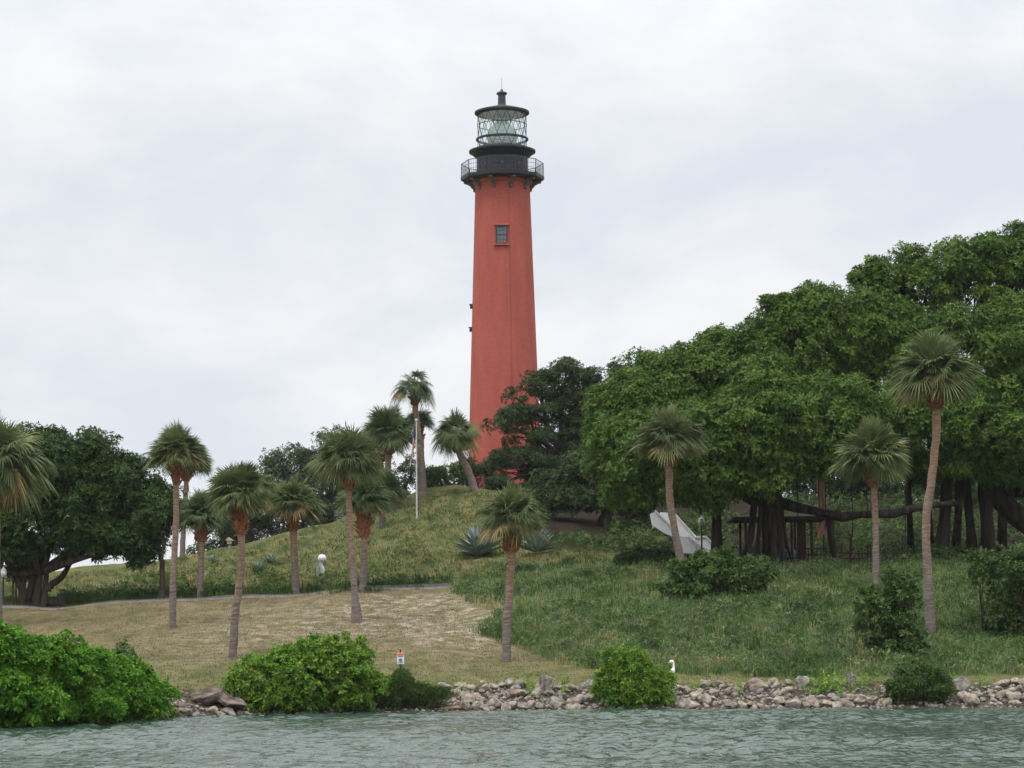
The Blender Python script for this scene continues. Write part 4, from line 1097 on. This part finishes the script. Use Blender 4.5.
agave('tiny agave directly behind the orange-tan palm trunk', 238, 565, 7, 6, 20)

# ------------------------------------------------------------------ grass and weeds
def ground_pts(poly, n, rng, ymax=1e9):
    xs = [a for a, _ in poly]; ys = [b for _, b in poly]
    out = []
    while len(out) < n:
        px = rng.uniform(min(xs), max(xs), n); py = rng.uniform(min(ys), max(ys), n)
        ok = inpoly(px, py, poly)
        for a, b in zip(px[ok], py[ok]):
            p = G(a, b)
            if p is not None and p[1] < ymax: out.append(p)
            if len(out) >= n: break
    return np.array(out)
def blades(g, pos, k, length, width, rng, rnd, spread=.5, clump=.12):
    n = len(pos)
    pp = np.repeat(pos, k, 0) + np.concatenate([rng.normal(0, clump, (n * k, 2)), np.zeros((n * k, 1))], 1)
    az = rng.uniform(0, 6.283, n * k); tl = np.abs(rng.normal(0, spread, n * k))
    Ls = np.repeat(length, k) * rng.uniform(.5, 1.2, n * k)
    h = np.stack([np.cos(az), np.sin(az), np.zeros(n * k)], -1)
    d1 = norm(h * np.sin(tl)[:, None] * .6 + np.array([0, 0, 1.0])); d2 = norm(h * (np.sin(tl) * 2.2)[:, None] + np.array([0, 0, .6]))
    s = np.stack([-np.sin(az + .6), np.cos(az + .6), np.zeros(n * k)], -1) * (width * rng.uniform(.7, 1.3, n * k))[:, None]
    m = pp + d1 * Ls[:, None] * .55; t = m + d2 * Ls[:, None] * .45
    V = np.stack([pp - s - [0, 0, .03], pp + s - [0, 0, .03], m + s * .9, m - s * .9, t + s * .15, t - s * .15], 1).reshape(-1, 3)
    i = np.arange(n * k)[:, None] * 6
    F = np.concatenate([i + [[0, 1, 2, 3]], i + [[3, 2, 4, 5]]])
    a = np.clip(np.repeat(rnd, k) + rng.normal(0, .07, n * k), 0, 1)
    g.add(V, F, np.repeat(a, 6))
def vnoise(p, s, seed=0):
    return np.array([mnoise.noise(Vector((q[0] * s + seed, q[1] * s * .5, seed * 1.7))) for q in p])
rng = np.random.default_rng(200)
pts = ground_pts(SLOPE, 12500, rng, 138)
nn_ = vnoise(pts, .35, 3) ; n2_ = vnoise(pts, 1.1, 9); n3_ = vnoise(pts, .6, 21)
px_, py_ = proj(pts)
low = np.clip((py_ - 625) / 45, 0, 1)
rnd = .36 + .7 * nn_ + .55 * n2_ + .12 * low * (1 + n3_) + rng.normal(0, .08, len(pts))
edge = (px_ < 620) & (py_ > 628); rnd = np.where(edge, rnd + .25, rnd)
rnd = np.where((n3_ > .18) & (py_ < 660) & (px_ < 900) & (rng.uniform(size=len(pts)) < .4), .79, np.where((rnd > .75) & (rnd < .84), .6, rnd))
rnd = np.where(rng.uniform(size=len(pts)) < .03, rng.uniform(.9, 1, len(pts)), rnd)
hs = .24 + .3 * np.clip(n2_ + .4, 0, 1) + .08 * rng.uniform(size=len(pts)) + .15 * np.clip(nn_, 0, 1)
g = Geo(); blades(g, pts, 7, hs, .014, rng, np.clip(rnd, 0, 1), .55, .16)
sel = n2_ + .5 * n3_ > -.12
pz = pts[sel] + np.stack([rng.normal(0, .1, sel.sum()), rng.normal(0, .1, sel.sum()), hs[sel] * rng.uniform(.4, .9, sel.sum())], -1)
V, F, a = rosettes(pz, norm(rng.normal(size=pz.shape) * .4 + [0, 0, 1]), np.full(len(pz), .15), 7, rng, .38, .3, np.clip(rnd[sel] * .8, 0, .78))
g.add(V, F, a)
cs = ground_pts(SLOPE, 260, rng)
cv = vnoise(cs, .22, 77); cs = cs[cv > -.15]
for c in cs:
    m_ = int(rng.integers(20, 70)); w_ = rng.uniform(.2, .5); q = c + np.stack([rng.normal(0, w_, m_), rng.normal(0, w_, m_), rng.uniform(.05, 1, m_) * w_ * 1.5], -1)
    V, F, a = rosettes(q, norm(rng.normal(size=q.shape) * .5 + [0, 0, 1]), np.full(m_, rng.uniform(.1, .18)), 6, rng, .35, .4, np.full(m_, rng.choice([.08, .15, .3, .45, .62, .7]))); g.add(V, F, a)
tag(g.build('slope_vegetation', M['slope']), kind='stuff')
# hillside grass
HILL = [(60, 606), (120, 603), (240, 598), (345, 595), (452, 587), (475, 576), (520, 564), (600, 558), (600, 545), (530, 530), (490, 492), (423, 492), (389, 507), (345, 521), (288, 534), (256, 546), (200, 555), (120, 569), (60, 577), (-100, 580), (-100, 608)]
pts = ground_pts(HILL, 7000, rng)
n1 = vnoise(pts, .3, 5); n2 = vnoise(pts, .9, 13)
rnd = np.clip(.45 + .45 * n1 + .35 * n2 + rng.normal(0, .1, len(pts)), 0, 1)
g = Geo(); blades(g, pts, 5, .12 + .12 * rng.uniform(size=len(pts)), .014, rng, rnd, .6, .12)
tag(g.build('hill_grass', M['hillgrass']), kind='stuff')
# scrub patches on the hill and the dark line of scrub above the path
pts = ground_pts([(60, 605), (460, 586), (470, 578), (350, 588), (300, 591), (60, 597)], 1000, rng)
n1 = vnoise(pts, .5, 31)
g = Geo(); keep = n1 > -.25; pts = pts[keep]; n1 = n1[keep]
V, F, a = rosettes(pts + np.stack([np.zeros(len(pts)), np.zeros(len(pts)), rng.uniform(.05, .5, len(pts)) * (1 + n1)], -1), norm(rng.normal(size=pts.shape) * .5 + [0, 0, 1]), rng.uniform(.12, .22, len(pts)), 7, rng, .3, .5, np.clip(.35 + .4 * n1 + .15 * rng.normal(size=len(pts)), 0, 1))
g.add(V, F, a)
blades(g, pts, 6, .35 + .3 * rng.uniform(size=len(pts)), .016, rng, np.clip(.3 + .5 * n1 + .15 * rng.normal(size=len(pts)), 0, 1), .5, .2)
pts = ground_pts([(120, 596), (290, 590), (280, 572), (190, 568), (120, 580)], 900, rng); n1 = vnoise(pts, .5, 41); pts = pts[n1 > -.02]
V, F, a = rosettes(pts + [0, 0, .15], norm(rng.normal(size=pts.shape) * .5 + [0, 0, 1]), np.full(len(pts), .2), 7, rng, .35, .4, rng.uniform(.5, .85, len(pts))); g.add(V, F, a)
cs = ground_pts(HILL, 95, rng)
for c in cs:
    m_ = int(rng.integers(8, 26)); q = c + np.stack([rng.normal(0, .28, m_), rng.normal(0, .28, m_), rng.uniform(.02, .28, m_)], -1)
    V, F, a = rosettes(q, norm(rng.normal(size=q.shape) * .5 + [0, 0, 1]), np.full(m_, .15), 6, rng, .3, .5, np.full(m_, rng.uniform(.1, .8))); g.add(V, F, a)
tag(g.build('hill_scrub', M['dark_under']), kind='stuff')
# shaded undergrowth on the slope behind the banyans
pts = ground_pts([(510, 545), (560, 556), (640, 556), (760, 563), (1250, 566), (1250, 500), (900, 496), (680, 488), (540, 490), (505, 500)], 12000, rng)
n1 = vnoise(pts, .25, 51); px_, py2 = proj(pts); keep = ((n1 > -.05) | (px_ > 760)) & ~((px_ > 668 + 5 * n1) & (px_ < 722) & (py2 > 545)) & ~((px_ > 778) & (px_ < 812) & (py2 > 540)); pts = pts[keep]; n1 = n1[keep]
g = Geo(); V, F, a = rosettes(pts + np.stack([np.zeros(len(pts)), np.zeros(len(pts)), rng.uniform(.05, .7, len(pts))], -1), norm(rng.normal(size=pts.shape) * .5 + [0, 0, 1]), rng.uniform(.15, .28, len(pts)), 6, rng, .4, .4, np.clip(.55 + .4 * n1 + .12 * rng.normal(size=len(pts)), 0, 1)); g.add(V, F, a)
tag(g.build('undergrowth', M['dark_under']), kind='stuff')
# short dry turf of the lawn
LAWN = [(-100, 612), (450, 590), (490, 640), (560, 664), (600, 676), (1024, 680), (1024, 686), (440, 690), (180, 700), (-100, 705)]
pts = ground_pts(LAWN, 9000, rng)
n1 = vnoise(pts, .3, 61); n2 = vnoise(pts, 1.3, 71)
g = Geo(); blades(g, pts, 5, .035 + .035 * rng.uniform(size=len(pts)), .012, rng, np.clip(.68 + .3 * n1 + .2 * n2, .35, 1), .7, .15)
tag(g.build('lawn_grass', M['hillgrass']), kind='stuff')

# ------------------------------------------------------------------ riprap
def rock_mesh(seed, m, sub=2, amp=.28, sx=(1, .85, .72)):
    import bmesh
    bm = bmesh.new(); bmesh.ops.create_icosphere(bm, subdivisions=sub + 1, radius=.5)
    rg = random.Random(seed)
    off = Vector((seed * 3.1, seed * 1.7, 0))
    planes = [(Vector((rg.gauss(0, 1), rg.gauss(0, 1), rg.gauss(0, 1))).normalized(), rg.uniform(.30, .43)) for _ in range(9)]
    for v in bm.verts:
        p = v.co.copy()
        p *= 1 + amp * mnoise.noise(p * 2.2 + off) + amp * .35 * mnoise.noise(p * 6 + off)
        for nrm, dd in planes:
            e = p.dot(nrm) - dd
            if e > 0: p -= nrm * e * .88
        v.co = Vector((p.x * sx[0], p.y * sx[1], p.z * sx[2]))
    me = bpy.data.meshes.new('rock'); bm.to_mesh(me); bm.free()
    me.materials.append(m)
    return me
mats = [M['rock'], M['rock'], M['rock2'], M['rock'], M['rock3'], M['rock2']]
RM = [rock_mesh(i + 1, mats[i % 6], 2) for i in range(12)]
rr = random.Random(8)
sections = [(441, 592, 'pale limestone riprap rock on the bank between the feathery bush and the bright round bush', 'riprap between the two shore bushes', 112),
            (592, 676, 'pale limestone riprap rock partly under the bright green round bush', 'riprap under the bright round bush', 16),
            (676, 790, 'pale limestone riprap rock in the heap just past the bright round bush', 'riprap heap past the bright bush', 74),
            (790, 890, 'low wave-washed riprap rock before the creeper-covered bank', 'riprap before the creeper bank', 34),
            (940, 1032, 'riprap rock past the small mangrove with red roots', 'riprap past the red-rooted mangrove', 46),
            (152, 262, 'small brown rock at the waterline around the weathered ledge', 'small rocks by the weathered slab', 18)]
for a, b_, lab, grp, n in sections:
    for i in range(n):
        px = a + (b_ - a) * ((i * .6180339 + rr.uniform(-.01, .01)) % 1)
        q = rr.random() ** .85
        if '152' in str(a): q = rr.uniform(0, .3)
        if a == 790: q = rr.uniform(0, .45)
        Y = sy_(px) - .15 + q * 2.9
        x = P(px, 700, Y)[0]
        sz = (.19 + .36 * rr.random() ** 1.4) * (1.15 if q < .4 else .95)
        if a == 152: sz *= .8
        o = bpy.data.objects.new('rock', RM[rr.randrange(12)])
        COL.objects.link(o)
        o.location = (x, Y, HZ(x, Y) + sz * .22)
        o.rotation_euler = (rr.uniform(-.5, .5), rr.uniform(-.5, .5), rr.uniform(0, 6.28)); o.scale = (sz * rr.uniform(.9, 1.3), sz, sz * rr.uniform(.8, 1.1))
        tag(o, lab, 'rock', grp)
g = Geo(); rgp = np.random.default_rng(88); tmpl = []
for me_ in RM[:4]:
    tv = np.empty(len(me_.vertices) * 3); me_.vertices.foreach_get('co', tv); tmpl.append((tv.reshape(-1, 3)[:42], None))
import bmesh as _bm
_b = _bm.new(); _bm.ops.create_icosphere(_b, subdivisions=1, radius=.5); _v = np.array([v.co[:] for v in _b.verts]); _f = np.array([[v.index for v in f.verts] for f in _b.faces]); _b.free()
for i in range(3000):
    px = rgp.uniform(436, 1250) if i % 5 else rgp.uniform(150, 440)
    Y = sy_(px) + rgp.uniform(-.3, 2.3); x = P(px, 700, Y)[0]; sz = rgp.uniform(.05, .17)
    vv = _v * (1 + .25 * rgp.normal(size=_v.shape)) * sz * [1.2, 1, .8] + [x, Y, HZ(x, Y) + sz * .15]
    g.add(vv, _f)
tag(g.build('gravel', M['rock2']), kind='stuff')
def bigrock(label, px, wpx, hpx, dy, m, seed, cat='boulder', name='boulder', amp=.3, rz=0):
    Y = sy_(px) + dy; x = P(px, 700, Y)[0]; s = mpp(Y, 700)
    me = rock_mesh(seed, m, 3, amp, (1, .8, 1)); o = bpy.data.objects.new(name, me); COL.objects.link(o)
    o.location = (x, Y, HZ(x, Y) + hpx * s * .30); o.scale = (wpx * s * 1.1, wpx * s * .9, hpx * s * 1.25); o.rotation_euler = (0, 0, rz)
    tag(o, label, cat)
bigrock('large grey boulder lying at the top of the riprap past the red-rooted mangrove', 962, 20, 15, 1.8, M['rock2'], 33)
bigrock('dark grey boulder against the bright round bush at the top of the riprap', 590, 13, 12, 2.2, M['rock2'], 34)
bigrock('reddish brown boulder in the riprap heap past the bright round bush', 757, 24, 14, 1.9, M['rock3'], 35)
bigrock('dark grey rock block on the bank before the creeper patch', 803, 15, 14, 2.1, M['rock2'], 36)
def slab():
    px = 212; Y = sy_(px) + 1.0; s = mpp(Y, 705); b = np.array([P(px, 716, Y)[0], Y, HZ(P(px, 716, Y)[0], Y)])
    t = thing('weathered_slab', 'big weathered brown rock ledge undercut at the waterline between mangrove and wide bush', 'rock', b)
    import bmesh
    for (dx, dz, w_, h_, rz, ry, seed) in ((-6, 8, 40, 17, .1, -.12, 51), (20, 4, 34, 9, -.2, .22, 52), (-20, 4, 18, 12, .5, -.9, 53), (9, 10, 18, 10, .2, .4, 54)):
        me = rock_mesh(seed, M['boulder'], 3, .5, (1, .9, 1)); o = bpy.data.objects.new('ledge', me); COL.objects.link(o); o.parent = t
        o.location = (dx * s, .25 if dx < 15 else 0, dz * s + .05); o.scale = (w_ * s * 1.1, w_ * s * .8, h_ * s * 1.2); o.rotation_euler = (0, ry, rz)
slab()
def piling(label, px, wpx, hpx, dy, seed):
    Y = sy_(px) + dy; x = P(px, 690, Y)[0]; s = mpp(Y, 690); z = HZ(x, Y); b = np.array([x, Y, z]); r = wpx * s / 2
    g = Geo(); rng = np.random.default_rng(seed)
    add_tube(g, spline([b - [0, 0, .3], b + [0, 0, hpx * s * .4], b + [.03, 0, hpx * s * .85], b + [.05, 0, hpx * s]], 10), [r * 1.15, r, r * .98, r * .8], 14, .09, seed)
    o = g.build('wood_stump', M['stump'], None, origin=b); tag(o, label, 'stump')
piling('broad weathered grey stump on the bank behind the pale riprap', 546, 13, 15, 2.2, 1)
piling('narrow weathered grey stump standing in the creeper-covered bank', 851, 8.5, 14, 2.2, 2)
def drift():
    Y = sy_(448) + .1; a = P(434, 712.5, Y); b2 = P(466, 707.5, Y + .2)
    a[2] = max(a[2], .03); g = Geo(); add_tube(g, spline([a, (a + b2) / 2 + [0, 0, .03], b2], 10), [.05, .06, .035], 8, .1, 3)
    add_tube(g, spline([(a + b2) / 2, (a + b2) / 2 + [.2, .1, .12]], 4), [.03, .015], 6, .1, 3)
    tag(g.build('driftwood', M['driftwood'], None, origin=a), 'thin orange-brown driftwood stick at the waterline next to the feathery bush', 'driftwood')
drift()
# creepers over the riprap
g = Geo(); rng = np.random.default_rng(300)
for (cx, w_, n) in ((822, 26, 150), (842, 20, 60), (867, 12, 40), (530, 6, 26), (562, 7, 30), (690, 5, 14), (954, 6, 22), (985, 7, 18), (740, 5, 12), (228, 6, 20), (700, 12, 16), (460, 8, 14)):
    px = rng.normal(cx, w_ * .5, n); Yq = np.array([sy_(p) for p in px]) + rng.uniform(1.0, 2.9, n)
    q = np.array([[P(a, 695, y)[0], y, 0] for a, y in zip(px, Yq)]); q[:, 2] = [HZ(a[0], a[1]) for a in q]; q[:, 2] += rng.uniform(.08, .38, n)
    V, F, a = rosettes(q, norm(rng.normal(size=q.shape) * .5 + [0, -.3, 1]), rng.uniform(.09, .16, n), 6, rng, .4, .4, rng.uniform(.1, .9, n)); g.add(V, F, a)
tag(g.build('creeper_leaves', M['mangrove2']), kind='stuff')

# ------------------------------------------------------------------ sign
def sign():
    Y = sy_(401) + 2.6; s = mpp(Y, 665); x = P(400.5, 690, Y)[0]; z = HZ(x, Y); b = np.array([x, Y, z])
    zt = P(400.5, 649.5, Y)[2]
    t = thing('shore_sign', 'small white warning sign with orange header and blue mark on a thin brown stake', 'sign', b)
    g = Geo(); box(g, (x, Y, (z - .2 + zt) / 2), (.05, .04, zt - z + .2)); g.build('post', M['wood_red'], t)
    zc0, zc1 = P(401, 664, Y)[2], P(401, 652.8, Y)[2]; ww = 7.2 * s; xc = x + .2 * s; hh = zc1 - zc0
    g = Geo(); box(g, (xc, Y - .035, (zc0 + zc1) / 2), (ww, .012, hh)); g.build('panel', mat('sign_white', (.75, .75, .76), .5), t)
    y = Y - .045
    g = Geo(); box(g, (xc, y, zc1 - hh * .13), (ww * .98, .006, hh * .22)); hd = g.build('header', mat('sign_orange', (.78, .33, .10), .5), t)
    g = Geo(); rngs = np.random.default_rng(4)
    for k in range(6): box(g, (xc - ww * .32 + k * ww * .128, y - .005, zc1 - hh * .13), (ww * .06, .004, hh * .09))
    g.build('lettering', mat('sign_red', (.5, .05, .04), .5), hd)
    g = Geo(); box(g, (xc, y, zc1 - hh * .31), (ww * .7, .006, hh * .10)); g.build('red_line', mat('sign_red2', (.55, .12, .10), .5), t)
    g = Geo(); a = np.linspace(0, 2 * math.pi, 17)[:-1]
    pts = np.stack([xc + ww * .26 * np.cos(a), np.full(16, y), zc0 + hh * .36 + hh * .15 * np.sin(a)], -1); extrude_y(g, pts, .005)
    box(g, (xc, y, zc0 + hh * .16), (ww * .7, .006, hh * .08))
    g.build('blue_mark', mat('sign_blue', (.07, .22, .42), .5), t)
sign()

# ------------------------------------------------------------------ egret in the grass
def egret():
    Y = sy_(672) + 4.6; s = mpp(Y, 665); fx = P(673, 680, Y)[0]; z = HZ(fx, Y)
    b = np.array([fx - .25, Y, z])
    t = thing('egret', 'slim white wading bird with raised neck standing behind the bright round bush', 'bird', b)
    q = lambda px, py: P(px, py, Y)
    g = Geo()
    add_tube(g, spline([q(669.6, 662.2), q(671.2, 661.6), q(673.0, 662.2), q(673.6, 664.5), q(673.6, 668), q(672, 672), q(667, 676.5), q(661, 679.5)], 30), [.03, .06, .06, .042, .04, .045, .09, .13, .12, .02], 10)
    g.build('body', M['egret'], t, smooth=True)
    g = Geo(); add_tube(g, spline([q(670, 662.2), q(668.4, 662.6), q(667.6, 662.8)], 5), [.016, .01, .002], 6); g.build('bill', M['bill'], t)
    for d in (0, .05):
        g = Geo(); zz = HZ(b[0] + d, Y + d); p = q(667, 677); add_tube(g, [[p[0] + d, Y + d, p[2]], [p[0] + d, Y + d, min(zz, p[2] - .1)]], .008, 5); g.build('leg', M['iron'], t)
egret()

# ------------------------------------------------------------------ hillside fixtures
def fixture():
    b = G(318, 576); Y = b[1]; q = lambda px, py, dy=0: P(px, py, Y + dy)
    t = thing('utility_post', 'grey post with a white rounded cap beside it on the hillside grass', 'utility post', b)
    s = mpp(Y, 570)
    g = Geo(); p = q(317.5, 562); box(g, (p[0], Y, (b[2] + p[2]) / 2 - .1), (2.6 * s, 2.4 * s, p[2] - b[2] + .2)); box(g, (p[0], Y, p[2] + .02), (3.2 * s, 3 * s, .05)); g.build('post', M['grey'], t)
    g = Geo(); add_tube(g, spline([q(323, 574.5, .3), q(322.5, 569, .3), q(321, 565, .3), q(321.3, 560, .3)], 10), [.10, .12, .10, .09], 10); g.build('neck', M['pale'], t, smooth=True)
    g = Geo(); c = q(322, 558.4, .3); lathe(g, [(0, -.2), (.17, -.17), (.235, -.05), (.235, .08), (.15, .2), (0, .235)], c, 18); g.build('cap', M['white'], t, smooth=True)
    # small gabled marker on the far slope
    b = G(229.5, 549); Y = b[1]; s = mpp(Y, 545); 
    t = thing('marker_box', 'little beige gabled box on a short post near the hill crest', 'marker', b)
    g = Geo(); z1 = b[2] + 7 * s; box(g, (b[0], Y, b[2] + 2.5 * s - .1), (1.5 * s, 1.5 * s, 6 * s)); g.build('post', M['grey'], t)
    g = Geo(); box(g, (b[0], Y, z1), (4.5 * s, 4.5 * s, 4 * s)); g.build('box', mat('pinkish_board', (.42, .33, .32), .8), t)
    g = Geo(); w_ = 4.2 * s
    extrude_y(g, [[b[0] - w_, Y - w_ * .8, z1 + 1.6 * s], [b[0] + w_, Y - w_ * .8, z1 + 1.2 * s], [b[0] - .5 * s, Y - w_ * .8, z1 + 4.8 * s]], w_ * 1.6); g.build('roof', mat('beige_board', (.50, .36, .25), .8), t)
    # dark low box by the ficus
    b = G(55, 606.5); Y = b[1] + .3; s = mpp(Y, 600); x = b[0]; z = HZ(x, Y)
    t = thing('low_bench', 'low black bench box standing against the ficus trunk by the path', 'bench', (x, Y, z))
    g = Geo(); box(g, (x, Y, z + 4.2 * s), (20 * s, .55, 7.4 * s)); g.build('box', M['wood_dark'], t)
    g = Geo(); box(g, (x, Y, z + 8.2 * s), (21 * s, .65, .05)); g.build('seat', M['wood_dark'], t)
    for d in (-8, 8):
        g = Geo(); box(g, (x + d * s, Y, z + .1 * s - .03), (.1, .5, .14)); g.build('leg', M['wood_dark'], t)
fixture()

def lamp(label, px, base_py, top_py, Y=None):
    if Y is None: b = G(px, base_py)
    else:
        x = P(px, 560, Y)[0]; b = np.array([x, Y, HZ(x, Y)])
    Y = b[1]; zt = P(px, top_py, Y)[2]; s = mpp(Y, top_py)
    t = thing('street_lamp', label, 'street lamp', b, 'post lamps')
    zs = zt - 11 * s
    g = Geo(); lathe(g, [(.16, -.1), (.16, .1), (.09, .2), (.05, .5), (.042, zs - b[2] - .1), (.08, zs - b[2]), (.06, zs - b[2] + .02)], b, 12); g.build('post', M['iron'], t, smooth=True)
    glass = bpy.data.materials.get('lamp_globe') or mat('lamp_globe', (.62, .66, .66), .2, base2=(.42, .46, .46), scale=6, spec=.8)
    g = Geo(); r = 3.4 * s; lathe(g, [(r * .45, 0), (r * .9, 2 * s), (r, 4 * s), (r * .8, 6.4 * s), (r * .5, 7.2 * s)], (b[0], b[1], zs), 16); g.build('globe', glass, t, smooth=True)
    g = Geo(); lathe(g, [(r * .9, 7 * s), (r * .6, 8 * s), (r * .3, 8.8 * s), (.03, 10 * s), (0, 11 * s)], (b[0], b[1], zs), 16); g.build('cap', M['pale'], t, smooth=True)
lamp('black post lamp with acorn glass globe in front of the white stair walls', 702, 556, 515)
lamp('pale-headed post lamp half hidden by the edge palm, next to the ficus', 3, 607, 566)

# ------------------------------------------------------------------ white-walled stair
def stair():
    bl = G(706, 556); Y = bl[1] + 4.0
    dY = 2.2
    t = thing('staircase', 'white-walled outdoor staircase climbing the shaded slope behind a palm', 'staircase', (P(682, 545, Y)[0], Y, HZ(P(682, 545, Y)[0], Y)))
    q = lambda x, y, d=0: P(x, y, Y + d)
    th = .22
    def wall(outline, d, name='parapet'):
        g = Geo(); extrude_y(g, [q(x, y, d) for x, y in outline], th); return g.build(name, M['white'], t)
    f1 = [(650, 514), (656, 511.5), (668, 522), (686, 541), (678, 539), (664, 533), (652, 525)]
    f2 = [(679, 536.5), (689, 537), (703.5, 549.5), (701, 560), (684, 560), (677, 541)]
    w1 = wall(f1, 0); w2 = wall(f2, -.25)
    b1 = [(660, 512.2), (673.5, 513), (696, 538), (690, 552), (676, 540), (660, 525)]
    b2 = [(695, 537.3), (706, 537), (715.5, 547), (714, 560), (696, 560)]
    w3 = wall(b1, dY); w4 = wall(b2, dY - .2)
    def cap(a, b, d, par):
        A, B = q(*a, d), q(*b, d); A[1] += th / 2; B[1] += th / 2
        dv = B - A; Ln = np.linalg.norm(dv); dv /= Ln; up = np.array([-dv[2], 0, dv[0]]); 
        if up[2] < 0: up = -up
        R_ = np.stack([dv, np.array([0, 1, 0]), up], 1)
        g = Geo(); box(g, (A + B) / 2 + up * .035, (Ln + .05, th + .16, .07), R=R_); g.build('coping', M['white'], par)
    cap((655, 511), (686, 541), 0, w1); cap((688, 537), (703.8, 549.8), -.25, w2)
    cap((673.5, 513), (696.5, 538.5), dY, w3); cap((705.5, 537), (715.5, 547.5), dY - .2, w4); cap((695, 537.6), (705.5, 537), dY - .2, w4)
    for i in range(12):
        a = i / 11; x = 708 - a * 52; y = 558 - a * 38
        c = q(x, y, dY / 2 + .05)
        g = Geo(); box(g, (c[0], c[1], c[2] - .25), (.36, dY - .3, .5)); g.build('step', M['concrete'], t)
stair()

# ------------------------------------------------------------------ pavilion under the banyan
def pavilion():
    b = G(790, 564); Y = b[1] + 3.0; s = mpp(Y, 540)
    X = lambda px: P(px, 540, Y)[0]
    zf = P(790, 560, Y)[2]; zr = P(790, 519.5, Y)[2]
    xl, xr = X(738), X(822); D = 3.4
    t = thing('pavilion', 'open brown timber pavilion with posts and railing behind the banyan trunk', 'pavilion', ((xl + xr) / 2, Y + D / 2, HZ((xl + xr) / 2, Y)))
    g = Geo(); box(g, ((xl + xr) / 2, Y + D / 2, zf - .12), (xr - xl, D, .18)); g.build('deck', M['wood_red'], t)
    for px in (746, 765, 784, 792, 802, 812):
        for dy in (0.1, D - .1):
            w_ = .42 if px == 802 and dy < 1 else .13
            x = X(px); zg = HZ(x, Y + dy)
            g = Geo(); box(g, (x, Y + dy + w_ / 2, (zr + min(zg, zf)) / 2), (w_, w_, zr - min(zg, zf))); g.build('post', M['wood_red'], t)
    g = Geo(); o_ = .35
    v = np.array([[xl - o_, Y - o_, zr], [xr + o_, Y - o_, zr], [xr + o_, Y + D + o_, zr], [xl - o_, Y + D + o_, zr]]); u = v + [0, 0, .16]
    r0 = np.array([[xl + 1.2, Y + D / 2, zr + .42], [xr - 1.2, Y + D / 2, zr + .42]])
    g.add(np.vstack([v, u, r0]), [[0, 1, 5, 4], [1, 2, 6, 5], [2, 3, 7, 6], [3, 0, 4, 7], [3, 2, 1, 0], [4, 5, 9, 8], [6, 7, 8, 9]]); g.add(np.vstack([u, r0]), [[1, 2, 5], [3, 0, 4]])
    g.build('roof', M['wood_red'], t)
    g = Geo()
    for z in (zf + .3, zf + .62): box(g, (X(815), Y + .05, z), (X(826) - X(803), .05, .07))
    for k in range(6): x = X(804 + k * 4.2); box(g, (x, Y + .055, zf + .3), (.045, .045, .66))
    g.build('railing', M['wood_red'], t)
    # sheeted frame
    t2 = thing('covered_frame', 'white and blue sheet draped over a slanting frame inside the pavilion', 'cover', (X(792), Y + 1.2, zf))
    q = lambda px, py: P(px, py, Y + 1.0)
    g = Geo(); extrude_y(g, [q(783, 549), q(794, 548.5), q(801, 556), q(805, 560), q(788, 560.3), q(784, 556)], 1.0); g.build('sheet', M['cloth_white'], t2)
    g = Geo()
    for x in (785.5, 790, 795.5): extrude_y(g, [P(x, 550 + (x - 785) * .35, Y + .97), P(x + 1.3, 550 + (x - 785) * .35, Y + .97), P(x + 2.6, 560, Y + .97), P(x + 1.2, 560, Y + .97)], .02)
    g.build('stripe', M['blue'], t2)
pavilion()
def fence():
    Y = G(860, 564)[1] + 2
    x0, x1 = P(824, 560, Y)[0], P(912, 560, Y)[0]
    t = thing('wooden_fence', 'low dark wooden post fence along the terrace under the long banyan limb', 'fence', (x0, Y, HZ(x0, Y)))
    n = 11; rng = random.Random(5); g2 = Geo(); prev = None
    for i in range(n):
        x = x0 + (x1 - x0) * i / (n - 1); z = HZ(x, Y); h = rng.uniform(.7, 1.1) if i % 3 else 1.5
        g = Geo(); add_tube(g, [[x, Y, z - .2], [x + rng.uniform(-.05, .05), Y, z + h]], [.06, .05], 7); g.build('post', M['wood_red'], t)
        if prev is not None:
            add_tube(g2, [prev, [x, Y - .07, z + .55]], .035, 6); add_tube(g2, [np.array(prev) - [0, 0, .3], [x, Y - .07, z + .25]], .035, 6)
        prev = [x, Y - .07, z + .55]
    g2.build('rail', M['wood_red'], t)
fence()

# ------------------------------------------------------------------ haze
def haze():
    g = Geo(); box(g, (0, 1000, 29), (9000, 11000, 66))
    m = bpy.data.materials.new('humid_air'); m.use_nodes = True; nt = m.node_tree
    nt.nodes.remove(nt.nodes['Principled BSDF'])
    v = nt.nodes.new('ShaderNodeVolumePrincipled'); v.inputs['Density'].default_value = HAZE; v.inputs['Color'].default_value = (.93, .95, 1, 1); v.inputs['Anisotropy'].default_value = .2
    nt.links.new(v.outputs[0], nt.nodes['Material Output'].inputs['Volume'])
    tag(g.build('haze', m), kind='stuff')
HAZE = .00008
haze()
